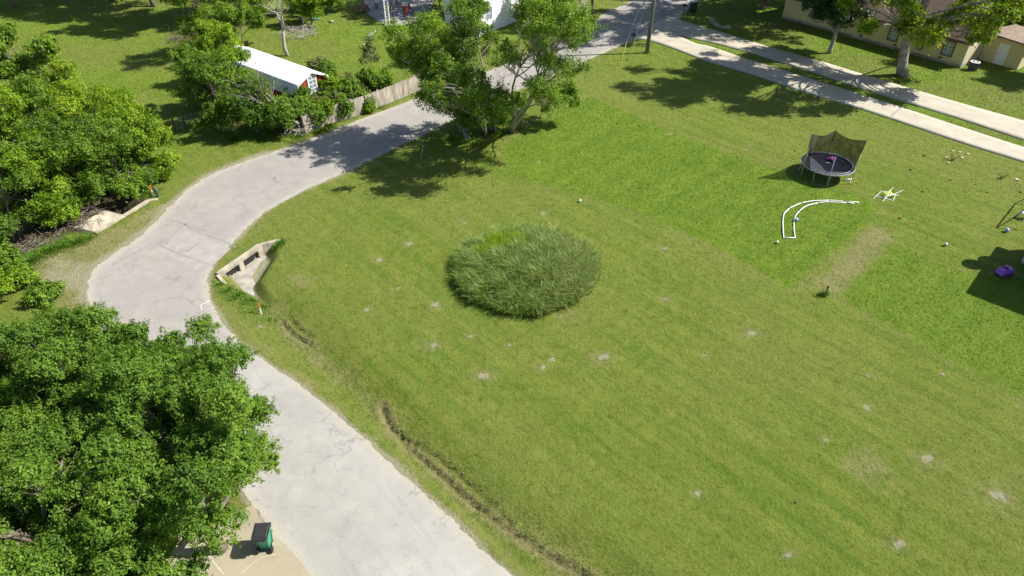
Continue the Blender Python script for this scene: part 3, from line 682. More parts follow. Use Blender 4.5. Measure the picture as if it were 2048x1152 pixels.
# left wood
wood = [
 ((305, 352), 4.6, 2.0, M_yg, 'yellow green tree at the right end of the thicket by the verge', .62),
 ((236, 388), 5.4, 2.3, M_elm, 'dense green tree behind the far culvert headwall', .5),
 ((160, 405), 6.0, 2.5, M_elm, 'dark green tree above the sloping culvert slab', .35),
 ((95, 442), 5.6, 2.5, M_yg, 'yellow tipped tree left of the culvert slab', .5),
 ((28, 480), 6.2, 2.7, M_elm, 'dark tree at the left edge above the sandy berm', .35),
 ((215, 330), 6.2, 2.3, M_yg, 'brightest yellow green tree in the middle of the thicket', .72),
 ((130, 345), 6.8, 2.5, M_elm, 'mid green tree in the heart of the thicket', .45),
 ((48, 380), 7.0, 2.9, M_yg, 'broad yellow green tree on the left edge of the thicket', .6),
 ((268, 298), 4.6, 1.9, M_yg, 'small yellow green tree at the back of the thicket', .65),
 ((140, 262), 6.2, 2.1, M_yg, 'upright light green tree rising from the back of the thicket', .7),
 ((60, 300), 5.6, 2.4, M_olive, 'greyish brown twiggy tree in the thicket', .5),
 ((-30, 420), 7.4, 3.0, M_elm, 'tree half out of the photo on the left edge', .45),
]
for j, (b, H, R, m, lab, tn) in enumerate(wood):
    tree('thicket_tree', lab, 'tree', b, 40+j, m, group='trees of the left thicket', H=H, R=R, z0=.2, nl=30000, ls=.14, cyl=True, lobes=30, lobe_r=.22, trunk_r=.11, stems=1+(j % 3), clump=40, clump_r=.36, tone=(tn, .26), shell=(.25, 1.), twigs=2, spray=2.2)
tree('lone_tree', 'taller airy tree with dark trunk rising above the thicket at top left', 'tree', (112, 292), 53, M_elm, M_bark, None, H=9.8, R=2.7, z0=5.0, nl=14000, ls=.2, lobes=14, lobe_r=.27, trunk_r=.17, clump=45, clump_r=.4, tone=(.5, .22), shell=(.3, 1.), lean=(.3, 0))
for j, (b, H, R, lab, m) in enumerate([((128, 452), 1.4, 1.0, 'low bush at the end of the culvert slab', M_yg), ((22, 548), 1.2, 1.1, 'low weedy bush left of the sandy berm', M_elm), ((48, 566), .8, 1.0, 'flat bright weed bush on the edge of the berm', M_yg), ((0, 590), 1.5, 1.3, 'bushy growth on the left edge just above the oaks', M_yg), ((-10, 530), 2.4, 1.8, 'green bush on the left edge beside the berm', M_elm), ((98, 596), .7, .9, 'small bush between berm and oaks', M_elm),
    ((268, 388), 1.4, .9, 'leafy bush right behind the headwall top', M_yg), ((328, 345), 1.4, .9, 'outermost low bush of the thicket', M_yg)]):
    tree('roadside_bush', lab, 'bush', b, 60+j, m, group='low bushes along the ditch', H=H, R=R, z0=.05, nl=5000, ls=.15, lobes=6, lobe_r=.45, trunk_r=.04, stems=3, clump=60, clump_r=.28, tone=(.5, .22))

# round the shed
shed_t = [
 ((447, 262), 5.8, 2.5, M_elm, 'dark dense tree left of the shed nearest the road', .35), ((522, 268), 4.2, 1.9, M_elm, 'dark tree between shed and road left of the dead tree', .3), ((570, 266), 2.4, 1.4, M_elm, 'small tree tangled beside the dead tree foot', .4),
 ((420, 215), 5.4, 2.2, M_elm, 'mid green tree behind the wire fence', .5), ((478, 215), 5.2, 2.0, M_yg, 'lighter tree leaning over the middle of the shed', .45), ((455, 165), 5.6, 1.9, M_yg, 'yellow green tree hiding the back end of the shed', .6),
 ((420, 118), 8.4, 3.0, M_elm, 'tall bright tree behind the yellow slide', .62), ((482, 92), 7.6, 2.8, M_elm, 'full green tree behind the white shed roof', .58), ((372, 30), 10., 3.8, M_elm, 'large tree at the top edge left of the bare tree', .5), ((520, 40), 7.0, 2.8, M_yg, 'tree between the bare tree and the top edge', .5), ((625, 48), 4.0, 2.3, M_yg, 'low rounded bright tree at the edge of the patio lawn', .62), ((585, 28), 5.6, 2.6, M_yg, 'light tree right of the bare tree at the top edge', .6), ((665, 22), 3.2, 1.6, M_yg, 'small bright tree left of the patio', .6)]
for j, (b, H, R, m, lab, tn) in enumerate(shed_t):
    tree('yard_tree', lab, 'tree', b, 80+j, m, group='leafy trees round the shed', H=H, R=R, z0=.8, nl=26000, ls=.155, cyl=True, lobes=26, lobe_r=.24, trunk_r=.11, stems=1+(j % 2), clump=42, clump_r=.38, tone=(tn, .24), shell=(.25, 1.), twigs=2, spray=2.)
# big shade trees at the far edge of the back yard
for j, (b, H, R, z0, lab) in enumerate([((308, 13), 15, 6.0, 5.5, 'shade tree with dark trunk standing in the far yard'), ((110, -2), 14, 6.5, 4.5, 'broad shade tree at the top left edge'), ((225, 2), 12, 5.0, 2.4, 'shade tree just right of the broad one at the top left'), ((-20, 35), 11, 5, 4., 'shade tree at the top left corner'), ((402, 46), 14, 5.2, 5.5, 'tall tree with hidden trunk behind the yellow slide'), ((505, 34), 13, 4.6, 5.5, 'tall tree above the bare tree at the top edge'), ((30, 12), 13, 6., 4., 'second shade tree from the top left corner')]):
    tree('shade_tree', lab, 'tree', b, 100+j, M_elm, group='shade trees at the far edge of the yard', H=H, R=R, z0=z0, nl=32000, ls=.25, cyl=True, lobes=34, lobe_r=.2, trunk_r=.3, clump=45, clump_r=.6, tone=(.4, .22))
# shrubs along the wooden fence
for j, (b, H, R, lab, m) in enumerate([((622, 252), 2.6, 1.2, 'dark shrub at the near end of the wooden fence', M_elm), ((648, 232), 3.0, 1.4, 'olive shrub in front of the red shed wall', M_olive), ((668, 212), 2.8, 1.4, 'yellow green shrub just right of the red shed wall', M_yg), ((700, 200), 2.4, 1.4, 'dark shrub behind the middle of the wooden fence', M_olive), ((735, 190), 2.2, 1.3, 'dense green shrub behind the wooden fence', M_elm), ((765, 178), 1.8, 1.1, 'shrub at the far end of the row behind the fence', M_yg), ((655, 168), 2.2, .9, 'bright bush off the shed corner', M_elm), ((640, 152), 1.6, .9, 'brownish bush beside the shed roof', M_olive), ((690, 236), 1.7, .8, 'leafy vine mass spilling over the fence near the red shed', M_elm), ((728, 220), 1.5, .8, 'vine mass over the fence where its panels step', M_olive), ((630, 258), 1.9, .9, 'vine covered shrub against the near fence end', M_elm), ((612, 238), 2.8, 1.3, 'bush between the dead tree and the fence end', M_elm), ((600, 222), 2.6, 1.3, 'dark bush against the shed side', M_elm), ((675, 226), 2.2, 1.2, 'green shrub hanging over the wooden fence', M_yg), ((715, 212), 2.3, 1.2, 'dark shrub hanging over the middle fence panels', M_elm), ((650, 246), 2.1, 1., 'climbing greenery over the first fence panel', M_yg), ((735, 224), .8, .45, 'small weed clump on the road side of the fence', M_yg)]):
    tree('fence_shrub', lab, 'shrub', b, 120+j, m, group='shrubs along the wooden fence', H=H, R=R, z0=.05, nl=6500, ls=.17, lobes=7, lobe_r=.42, trunk_r=.05, stems=3, clump=55, clump_r=.33, tone=(.45, .24))
tree('thin_sapling', 'thin nearly leafless sapling behind the wooden fence', 'young tree', (748, 172), 131, M_olive, M_pale, None, H=5.2, R=1.1, z0=1.2, nl=1500, ls=.16, lobes=9, lobe_r=.3, trunk_r=.05, clump=22, clump_r=.3, tone=(.4, .2), shell=(.3, 1.), twigs=4)
# by the white house
tree('conifer_tree', 'dark tree standing against the white house corner', 'tree', (945, 118), 133, M_elm, M_bark, None, H=8.5, R=2.0, z0=.8, nl=15000, ls=.2, lobes=13, lobe_r=.36, trunk_r=.15, clump=50, clump_r=.42, tone=(.25, .18))
tree('house_tree', 'green tree left of the far wooden fence by the white house', 'tree', (1085, 52), 134, M_elm, M_bark, None, H=6., R=2.6, z0=.8, nl=14000, ls=.22, lobes=11, lobe_r=.36, trunk_r=.15, clump=50, clump_r=.45, tone=(.45, .2))
tree('patio_tree', 'large dark tree at the top edge whose shade covers the patio', 'tree', (898, 12), 135, M_elm, M_bark, None, H=13., R=5.6, z0=4.6, nl=30000, ls=.24, cyl=True, lobes=34, lobe_r=.2, limb=.3, trunk_r=.26, clump=45, clump_r=.5, tone=(.2, .15))
tree('patio_tree', 'small dark tree filling the corner between patio and white house', 'tree', (880, 22), 137, M_elm, M_bark, None, H=4.6, R=2.4, z0=.6, nl=12000, ls=.2, lobes=14, lobe_r=.34, trunk_r=.1, clump=45, clump_r=.4, tone=(.15, .12))
tree('street_tree', 'trunk with high crown at the end of the far wooden fence', 'tree', (1181, 24), 136, M_elm, M_bark, None, H=11., R=3.4, z0=5.2, nl=12000, ls=.25, lobes=10, lobe_r=.4, trunk_r=.2, clump=45, clump_r=.5, tone=(.5, .2))
# right hand side
tree('dark_small_tree', 'small tree with glossy dark crown beside the driveway', 'tree', (1658, 106), 141, M_dkl, M_pale, None, H=8.8, R=3.4, z0=2.0, nl=42000, ls=.17, lobes=34, lobe_r=.22, trunk_r=.24, stems=1, clump=45, clump_r=.45, tone=(.5, .3), shell=(.25, .95))
for j, (b, H, R, z0, lab, tn) in enumerate([((1592, 40), 17, 8.5, 3.2, 'huge dark shade tree at the top edge above the driveway', .35), ((1500, -30), 18, 8.0, 7., 'big shade tree beyond the top edge shading the road', .4), ((1700, -10), 14, 6.5, 3.5, 'shade tree behind the yellow brick house', .35), ((1525, 18), 7, 3.0, 1.8, 'lower dark tree at the top edge near the stone edging', .3)]):
    tree('road_shade_tree', lab, 'tree', b, 150+j, M_oak, group='dark shade trees above the driveway', H=H, R=R, z0=z0, nl=52000, ls=.26, cyl=True, lobes=60, lobe_r=.17, trunk_r=.36, clump=45, clump_r=.62, tone=(tn, .2), limb=.25)
tree('plane_tree', 'big broad leaved tree with thick pale trunk in front of the yellow house', 'tree', (1806, 151), 161, M_plane, mat('plane_bark', (.27, .235, .20), .9, .45, 2.2, .7), None, H=22, R=9.0, z0=4.2, nl=78000, ls=.27, cyl=True, lobes=95, lobe_r=.10, limb=.24, trunk_r=.50, stems=1, clump=30, clump_r=.60, lean=(-2.2, 0), tone=(.5, .25), shell=(.3, 1.), twigs=3)
for j, (b, H, R, lab) in enumerate([((2025, 78), 6.0, 3.0, 'bright tree right of the lower brown roof'), ((2090, 55), 8.0, 3.6, 'leafy tree on the right edge behind the side lawn'), ((1985, 20), 8.5, 3.4, 'yellow green tree at the top edge behind the house'), ((2150, 158), 8.2, 2.9, 'tree out of frame whose shadow falls on the right lawn')]):
    tree('garden_tree', lab, 'tree', b, 170+j, M_plane if j % 2 == 0 else M_elm, group='trees right of the yellow house', H=H, R=R, z0=.8, nl=30000, ls=.22, cyl=True, lobes=30, lobe_r=.22, limb=.4, trunk_r=.16, clump=45, clump_r=.5, tone=(.5, .22))

_b = (1510, -14); _c = G(1428, 44)-G(*_b)
tree('road_shade_tree', 'tall leaning shade tree beyond the top edge whose crown shades the far road', 'tree', _b, 158, M_oak, None, 'dark shade trees above the driveway', H=17, R=6.4, z0=7.6, nl=42000, ls=.27, cyl=True, lobes=46, lobe_r=.18, limb=.25, trunk_r=.36, clump=45, clump_r=.62, tone=(.35, .2), lean=(_c.x*17/12.3, _c.y*17/12.3))
# bare trees
def bare_tree(name, label, base, seed, H, top_off, r0=.13, leaves=0):
    rs = random.Random(seed); g = G(*base); root = empty(name, label, 'tree', (g.x, g.y, 0)); tips = []
    mb = MB(); mbr = MB()
    def grow(a, d, L, r, lev):
        n = 5; pts = [a]; p = a.copy(); dd = d.copy()
        for i in range(n):
            dd = (dd+Vector([rs.gauss(0, .16) for _ in range(3)])+Vector((0, 0, .04))).normalized(); p = p+dd*L/n; pts.append(p.copy())
        (mb if lev == 0 else mbr).tube(pts, [r*(1-.55*i/n) for i in range(n+1)], 7 if lev < 2 else 4, lev < 2)
        if lev >= 4: tips.append(p); return
        for _ in range(3 if lev < 1 else 4 if lev < 3 else 3):
            k = rs.choice([3, 4, 5]) if lev == 0 else rs.choice([1, 2, 3, 4, 5])
            sp_ = .42 if lev == 0 else .6; nd = (dd*1.1+Vector((rs.gauss(0, sp_), rs.gauss(0, sp_), rs.gauss(.18, .3)))).normalized(); grow(pts[k], nd, L*rs.uniform(.5, .75), r*(1-.55*k/n)*.62, lev+1)
    d0 = Vector(top_off).normalized(); grow(Vector((0, 0, -.1)), d0, H*.48, r0, 0)
    mb.build('trunk', M_dead, root, True); mbr.build('branches', M_dead, root, True)
    return root
bare_tree('dead_tree', 'leafless grey tree standing in front of the white shed roof', (606, 264), 5, 9.6, (-.1, .05, 1), .14)
bare_tree('bare_tree', 'leafless tree with leaning dark trunk behind the shed', (576, 112), 9, 9.0, (-.15, .05, 1), .22)
def twig_pile(name, label, cat, base, n, r, h, seed, m):
    rs = random.Random(seed); g = G(*base); mb = MB()
    for i in range(n):
        a = rs.uniform(0, 6.28); q = r*math.sqrt(rs.random()); p = Vector((q*math.cos(a), q*math.sin(a), rs.uniform(0, h*(1-q/r*.7)))); d = Vector((rs.gauss(0, 1), rs.gauss(0, 1), rs.gauss(0, .35))).normalized()
        L = rs.uniform(.5, 1.5)*r*.6; e = p+d*L; e.z = max(.02, e.z); mb.tube(curve_pts(p, e, 3, .08, rs), [.022, .018, .012, .005], 4, False)
    o = mb.build(name, m); o.location = (g.x, g.y, 0); return tag(o, label, cat)
twig_pile('brush_pile', 'grey pile of cut brush behind the shed', 'brush pile', (598, 68), 150, 2.0, .9, 1, M_dead)
twig_pile('vine_tangle', 'brown tangle of bare vines hanging by the thicket edge', 'vines', (275, 372), 170, 1.3, 2.2, 2, M_dead)
twig_pile('twig_tangle', 'grey brown twigs at the foot of the thicket beside the slab', 'twigs', (150, 438), 170, 1.6, 1.2, 3, M_bark)
twig_pile('dead_brush', 'tangle of bare twigs at the near end of the wooden fence', 'twigs', (600, 262), 150, 1.2, 2., 4, M_dead)
twig_pile('root_tangle', 'bare roots and sticks on the bank above the sandy berm', 'twigs', (75, 486), 110, 1.2, .5, 6, M_bark)

# ------------------------------------------------------------------ culverts
def dirn(a, b): d = (b-a); d.z = 0; return d.normalized()
def wall_seg(mb, A, B, zt, zb, th, openings=()):
    """wall with rectangular openings: list of (t0,t1,z_top)"""
    d = dirn(A, B); L = (B-A).to_2d().length; n = Vector((-d.y, d.x, 0)); rz = math.atan2(d.y, d.x); cur = 0.
    M = Matrix.Translation((A.x, A.y, 0)) @ Matrix.Rotation(rz, 4, 'Z')
    def bx(x0, x1, z0, z1):
        if x1-x0 > .01: mb.add([(x0, -th/2, z0), (x1, -th/2, z0), (x1, th/2, z0), (x0, th/2, z0), (x0, -th/2, z1), (x1, -th/2, z1), (x1, th/2, z1), (x0, th/2, z1)], [(0, 3, 2, 1), (4, 5, 6, 7), (0, 1, 5, 4), (1, 2, 6, 5), (2, 3, 7, 6), (3, 0, 4, 7)], M)
    zt0 = max([o_[2] for o_ in openings], default=zt)
    if openings:
        bx(0, L, zt0, zt)
        for t0, t1, _ in openings: bx(cur, t0, zb, zt0-.001); cur = t1
        bx(cur, L, zb, zt0-.001)
    else: bx(0, L, zb, zt)
root = empty('culvert', 'concrete culvert headwall with two dark openings beside the lawn', 'culvert', (W1[0].x, W1[0].y, 0))
def loc(v, r=root): return Vector((v.x-r.location.x, v.y-r.location.y, v.z))
a, b_, c_ = loc(W1[0]), loc(W1[1]), loc(W1[2]); L1 = (b_-a).length
mb = MB(); wall_seg(mb, a, b_, .16, -.95, .32, [(.42, .42+(L1-1.0)/2-.18, -.09), (.42+(L1-1.0)/2+.18, L1-.40, -.09)]); mb.build('headwall', M_culv, root, bevel=.012)
mb = MB(); d = dirn(b_, c_); n_ = Vector((-d.y, d.x, 0))*.12
def wedge(mb, A, B, z0a, z0b, zb, th):
    d = dirn(A, B); n = Vector((-d.y, d.x, 0))*th/2
    vs = [A-n, B-n, B+n, A+n]; V = [(v.x, v.y, zb) for v in vs]+[(vs[0].x, vs[0].y, z0a), (vs[1].x, vs[1].y, z0b), (vs[2].x, vs[2].y, z0b), (vs[3].x, vs[3].y, z0a)]
    mb.add(V, [(0, 3, 2, 1), (4, 5, 6, 7), (0, 1, 5, 4), (1, 2, 6, 5), (2, 3, 7, 6), (3, 0, 4, 7)])
wedge(mb, b_+d*.02, c_, .158, .02, -.95, .24); mb.build('wing_wall', M_culv, root, bevel=.01)
mb = MB(); e = loc(G(474, 590)); wedge(mb, a+Vector((.05, -.12, 0)), e, .156, -.30, -.95, .2); mb.build('wing_wall', M_culv, root, bevel=.01)
mb = MB(); P = [loc(G(x, y, -.62)) for x, y in [(448, 560), (530, 505), (545, 507), (520, 524), (502, 552), (514, 572), (534, 592), (505, 592), (468, 570)]]
mb.prism([(p.x, p.y) for p in P], -.75, -.63); mb.build('apron', mat('silt_concrete', (.31, .285, .235), .95, .3, 2, .5), root)
# solid box behind the openings, tunnel shade painted as near-black colour
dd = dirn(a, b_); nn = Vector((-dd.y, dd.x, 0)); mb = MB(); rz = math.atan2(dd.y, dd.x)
mb.box((a+dd*L1/2+nn*.36+Vector((0, 0, -.53))), (L1-.3, .70, .84), (0, 0, rz)); mb.build('passage_shade', mat('painted_tunnel_shade', (.014, .013, .012), .9, .2, 3), root)
root = empty('culvert', 'long concrete headwall and sloping slab below the left thicket', 'culvert', (W2[0].x, W2[0].y, 0))
P = [Vector((v.x-root.location.x, v.y-root.location.y, 0)) for v in W2]
mb = MB(); wall_seg(mb, P[0], P[1], .10, -1.2, .30); wall_seg(mb, P[1]+dirn(P[1], P[2])*.003, P[2], .115, -1.2, .27); wedge(mb, P[2], P[3], .112, .03, -1.2, .25); mb.build('headwall', M_culv, root, bevel=.012)
mb = MB(); q = [G(196, 464, -.55), G(250, 430, -.6), G(208, 420, .05), G(147, 455, .05)]; q = [Vector((v.x-root.location.x, v.y-root.location.y, v.z)) for v in q]
mb.add([*q, *[v-Vector((0, 0, .2)) for v in q]], [(0, 1, 2, 3), (7, 6, 5, 4), (0, 4, 5, 1), (1, 5, 6, 2), (2, 6, 7, 3), (3, 7, 4, 0)]); mb.build('slab', M_culv, root, bevel=.01)

# ------------------------------------------------------------------ fences
M_wood = mat('grey_boards', (.34, .30, .24), .9, .35, 2.5, .5, stretch=(1, 1, .25))
def board_fence(label, px, h, seed):
    rs = random.Random(seed); P = [G(*p) for p in px]; root = empty('wooden_fence', label, 'fence', (P[0].x, P[0].y, 0))
    P = [Vector((p.x-P[0].x, p.y-P[0].y, 0)) for p in P]
    for a, b in zip(P[:-1], P[1:]):
        L = (b-a).length; d = (b-a).normalized(); rz = math.atan2(d.y, d.x); mb = MB(); n = int(L/.145); hh = h+rs.uniform(-.06, .06); n_ = Vector((-d.y, d.x, 0))
        for i in range(n):
            if rs.random() < .02: continue
            c = a+d*((i+.5)*L/n); bh = hh+rs.gauss(0, .02); mb.box((c.x, c.y, bh/2+.03), (.135, .02, bh), (rs.gauss(0, .01), rs.gauss(0, .012), rz+rs.gauss(0, .03)))
        mb.build('fence_panel', M_wood, root)
        mb = MB()
        for z in (.4, h-.3): c = a+d*L/2+n_*.035; MB().box((c.x, c.y, z), (L, .04, .09), (0, 0, rz)).build('rail', M_wood, root)
        mb = MB(); c = a+n_*.1; mb.box((c.x, c.y, h/2+.05), (.1, .1, h+.1), (0, 0, rz)); mb.build('post', M_wood, root)
    return root
board_fence('weathered grey privacy fence beside the road near the shed', [(611, 268), (655, 250), (706, 235), (760, 215), (829, 186), (885, 163)], 1.55, 1)
board_fence('grey wooden fence beyond the elms beside the far stretch of road', [(1100, 52), (1136, 40), (1172, 26)], 1.7, 2)
g = G(352, 262); root = empty('wire_fence', 'short wire fence with wooden posts left of the shed trees', 'fence', (g.x, g.y, 0))
Q = [G(x, y) for x, y in ((352, 262), (372, 258), (394, 250), (412, 246))]; Q = [Vector((q.x-g.x, q.y-g.y, 0)) for q in Q]
for q in Q: MB().box((q.x, q.y, .6), (.11, .11, 1.2)).build('post', M_bark, root)
mb = MB()
for a, b in zip(Q[:-1], Q[1:]):
    for k in range(6): mb.tube([a+Vector((0, 0, .15+.19*k)), b+Vector((0, 0, .15+.19*k))], .010, 4)
    for k in range(10): p = a.lerp(b, k/10); mb.tube([p+Vector((0, 0, .15)), p+Vector((0, 0, 1.1))], .007, 4)
mb.build('wire_mesh', mat('wire', (.4, .4, .38), .5, .1, 3, metal=.6), root)

# ------------------------------------------------------------------ buildings
M_brick = mat('yellow_brick', (.50, .395, .20), .9, .12, 5, .3); M_glass = mat('window_glass', (.22, .26, .30), .08, .25, 2, spec=.8); M_brown = mat('brown_trim', (.10, .055, .035), .7, .2, 3); M_shing = mat('brown_shingles', (.080, .052, .036), .95, .3, 3, .5); M_wt = mat('white_trim', (.78, .77, .73), .5, .05, 3)
def brickify(m):
    n = m.node_tree.nodes; l = m.node_tree.links; b = n['Principled BSDF']; t = n.new('ShaderNodeTexBrick'); tc = n.new('ShaderNodeTexCoord'); mp = n.new('ShaderNodeMapping')
    mp.inputs['Rotation'].default_value = (math.pi/2, 0, 0); l.new(tc.outputs['Object'], mp.inputs[0]); l.new(mp.outputs[0], t.inputs[0])
    t.inputs['Color1'].default_value = (.80, .64, .30, 1); t.inputs['Color2'].default_value = (.70, .54, .23, 1); t.inputs['Mortar'].default_value = (.42, .38, .30, 1)
    t.inputs['Scale'].default_value = 1; t.inputs['Brick Width'].default_value = .42; t.inputs['Row Height'].default_value = .14; t.inputs['Mortar Size'].default_value = .014
    l.new(t.outputs[0], b.inputs['Base Color'])
brickify(M_brick)
def window(root, x, z, w_, h_, y, sgn, frame_m=M_brown, nx=2, nz=4, shutters=False):
    """window on the local wall y, outward direction sgn"""
    f = MB(); t = .09; yo = y+sgn*.03
    for (cx, cz, sx, sz) in ((x, z+h_/2+t/2, w_+2*t, t), (x, z-h_/2-t/2, w_+2*t+.06, t), (x-w_/2-t/2, z, t, h_-.002), (x+w_/2+t/2, z, t, h_-.002)): f.box((cx, yo, cz), (sx, .09, sz))
    if shutters:
        for s in (-1, 1): f.box((x+s*(w_/2+t+.17), y+sgn*.02, z), (.3, .05, h_+.1))
    fo = f.build('window', frame_m, root, bevel=.004)
    MB().box((x, y+sgn*.012, z), (w_-.004, .02, h_-.004)).build('pane', M_glass, fo)
    b = MB()
    for k in range(1, nx): b.box((x-w_/2+w_*k/nx, y+sgn*.034, z), (.035, .02, h_-.01))
    for k in range(1, nz): b.box((x, y+sgn*.037, z-h_/2+h_*k/nz), (w_-.01, .018, .035))
    b.build('muntins', M_wt, fo)
def solve_t(A, d, px, z):
    lo, hi = 0., 40.; f0 = proj(A+Vector((0, 0, z)))[0]-px
    for _ in range(50):
        m = (lo+hi)/2; f = proj(A+d*m+Vector((0, 0, z)))[0]-px
        if (f > 0) == (f0 > 0): lo = m
        else: hi = m
    return lo
c1 = G(1919, 136); d1 = (G(1720, 80)-c1).normalized(); rz = math.atan2(d1.y, d1.x)
root = empty('brick_house', 'yellow brick house with brown roof behind the driveway', 'house', (c1.x, c1.y, 0), rz)
HL, HD, HH = 21., 8.5, 2.75
mb = MB(); mb.box((HL/2, -HD/2, HH/2+.15), (HL, HD, HH-.3)); mb.build('wall', M_brick, root)
mb = MB(); mb.box((HL/2, -HD/2, .14), (HL+.06, HD+.06, .3)); mb.build('foundation', M_culv, root)
mb = MB(); mb.add([(-.02, 0, HH+.012), (-.02, -HD, HH+.012), (-.02, -HD/2, HH+1.9), (HL+.02, 0, HH+.012), (HL+.02, -HD, HH+.012), (HL+.02, -HD/2, HH+1.9)], [(0, 1, 2), (3, 5, 4), (0, 2, 5, 3), (1, 4, 5, 2), (0, 3, 4, 1)]); mb.build('gable', M_brown, root)
mb = MB(); sl_ = 1.9/(HD/2); e_ = .55
for s, y0 in ((1, e_), (-1, -HD-e_)):
    ze = HH+.05-sl_*e_; zr = HH+2.0; V = [(-.5, y0, ze), (HL+.5, y0, ze), (HL+.5, -HD/2, zr), (-.5, -HD/2, zr)]; mb.add(V+[(x, y, z+.14) for x, y, z in V], [(0, 3, 2, 1), (4, 5, 6, 7), (0, 1, 5, 4), (1, 2, 6, 5), (2, 3, 7, 6), (3, 0, 4, 7)])
rf = mb.build('roof', M_shing, root)
MB().box((HL/2, e_+.035, HH-.2), (HL+1.04, .05, .2)).build('fascia', M_brown, root)
MB().tube([(-.62, e_+.0, HH-.25), (-.62, -.05, HH+.05), (-.66, -HD/2, HH+2.1)], .05, 6).build('barge_trim', M_wt, root)
for px, zc, ww, wh in ((1897, 1.55, .95, 1.35), (1853, 1.75, .75, .9), (1788, 1.55, .95, 1.35), (1729, 1.55, .95, 1.35), (1668, 1.55, .95, 1.35)):
    window(root, solve_t(c1, d1, px, zc), zc, ww, wh, 0, 1, nz=4)
for px in (1880, 1722, 1790): MB().box((solve_t(c1, d1, px, .5), .01, .48), (.38, .03, .18)).build('foundation_vent', M_brown, root)
MB().tube([(-.06, .02, .12), (-.06, .05, 2.4)], .06, 6).build('downpipe', M_wt, root)
# rear wing with a lower roof
mb = MB(); mb.box((-1.9, -6.0, 1.25), (3.76, 4.0, 2.5)); mb.build('porch_wall', M_brick, root)
mb = MB(); V = [(-4.4, -3.5, 2.45), (.05, -3.5, 2.75), (.05, -8.6, 2.75), (-4.4, -8.6, 2.45)]; mb.add(V+[(x, y, z+.16) for x, y, z in V], [(0, 3, 2, 1), (4, 5, 6, 7), (0, 1, 5, 4), (1, 2, 6, 5), (2, 3, 7, 6), (3, 0, 4, 7)]); mb.build('porch_roof', mat('faded_shingles', (.22, .165, .12), .95, .25, 3, .5), root)
dr = MB().box((-1.9, -3.96, 1.1), (1.0, .07, 2.05)).build('door', M_wt, root); MB().box((-1.55, -3.9, 1.05), (.06, .06, .1)).build('handle', M_brown, dr)
# coiled hose on the wall
tx = solve_t(c1, d1, 1841, 1.1); p = c1+d1*tx; nrm = Vector((-d1.y, d1.x, 0)); p = p+nrm*.10
mb = MB(); ring = []
for k in range(61):
    a = k/60*6*math.pi; ring.append(p+d1*(.3*math.cos(a))+Vector((0, 0, 1.0+.3*math.sin(a)))+nrm*(.06*k/60-.03))
mb.tube([q-p for q in ring], .045, 6); o = mb.build('coiled_hose', mat('black_rubber', (.02, .02, .02), .5, .2, 4)); o.location = p; tag(o, 'black coiled hose hanging on the yellow brick wall', 'hose')
# air conditioner
g = G(1944, 140); root = empty('air_conditioner', 'round dark air conditioner with pale rim on the lawn by the house corner', 'air conditioner', (g.x, g.y, 0))
MB().lathe([(.42, 0), (.43, .06), (.43, .78), (.40, .8)], 20).build('housing', mat('dark_grille', (.05, .055, .06), .5, .2, 6, metal=.3), root)
mb = MB()
for k in range(20): a = k*math.pi/10; mb.box((.44*math.cos(a), .44*math.sin(a), .42), (.015, .02, .74), (0, 0, a))
mb.build('fins', mat('grey_metal', (.22, .23, .24), .5, .1, 4, metal=.5), root)
MB().lathe([(.33, .801), (.45, .801), (.45, .85), (.36, .88), (.33, .86)], 20, cap=False).build('top_rim', M_wt, root)
mb = MB(); mb.lathe([(.12, .85), (.12, .88)], 10)
for k in range(6): a = k*math.pi/3; mb.tube([(0, 0, .865), (.38*math.cos(a), .38*math.sin(a), .865)], .008, 4)
mb.build('fan_guard', M_wt, root)
# white house
cw = G(958, 74); dw = (G(1092, 18)-cw).normalized(); rz = math.atan2(dw.y, dw.x); M_siding = mat('white_siding', (.80, .80, .80), .6, .03, 2)
root = empty('white_house', 'white sided two storey house at the top edge beyond the elms', 'house', (cw.x, cw.y, 0), rz)
mb = MB(); mb.box((4.5, 2.5, 2.9), (9.0, 5.0, 5.8))
for k in range(24): mb.box((4.5, -.006, .3+k*.23), (8.96, .012, .012)); mb.box((-.006, 2.5, .3+k*.23), (.012, 4.96, .012))
mb.build('wall', M_siding, root)
mb = MB(); mb.add([(-.5, -.5, 5.82), (9.5, -.5, 5.82), (9.5, 5.5, 5.82), (-.5, 5.5, 5.82), (4.5, 2.5, 7.4)], [(0, 1, 4), (1, 2, 4), (2, 3, 4), (3, 0, 4), (0, 3, 2, 1)]); mb.build('roof', M_shing, root)
for px, zc in ((977, 2.1),): window(root, solve_t(cw, dw, px, zc), zc, 1.1, 1.3, 0, -1, M_wt, 2, 2)
for px, zc in ((1058, 2.2), (1072, 2.2)): window(root, solve_t(cw, dw, px, zc), zc, .8, 1.3, 0, -1, M_wt, 1, 2)
mb = MB(); mb.box((11.2, 1.8, 1.7), (4.2, 2.6, 3.4)); mb.build('annex', M_siding, root)
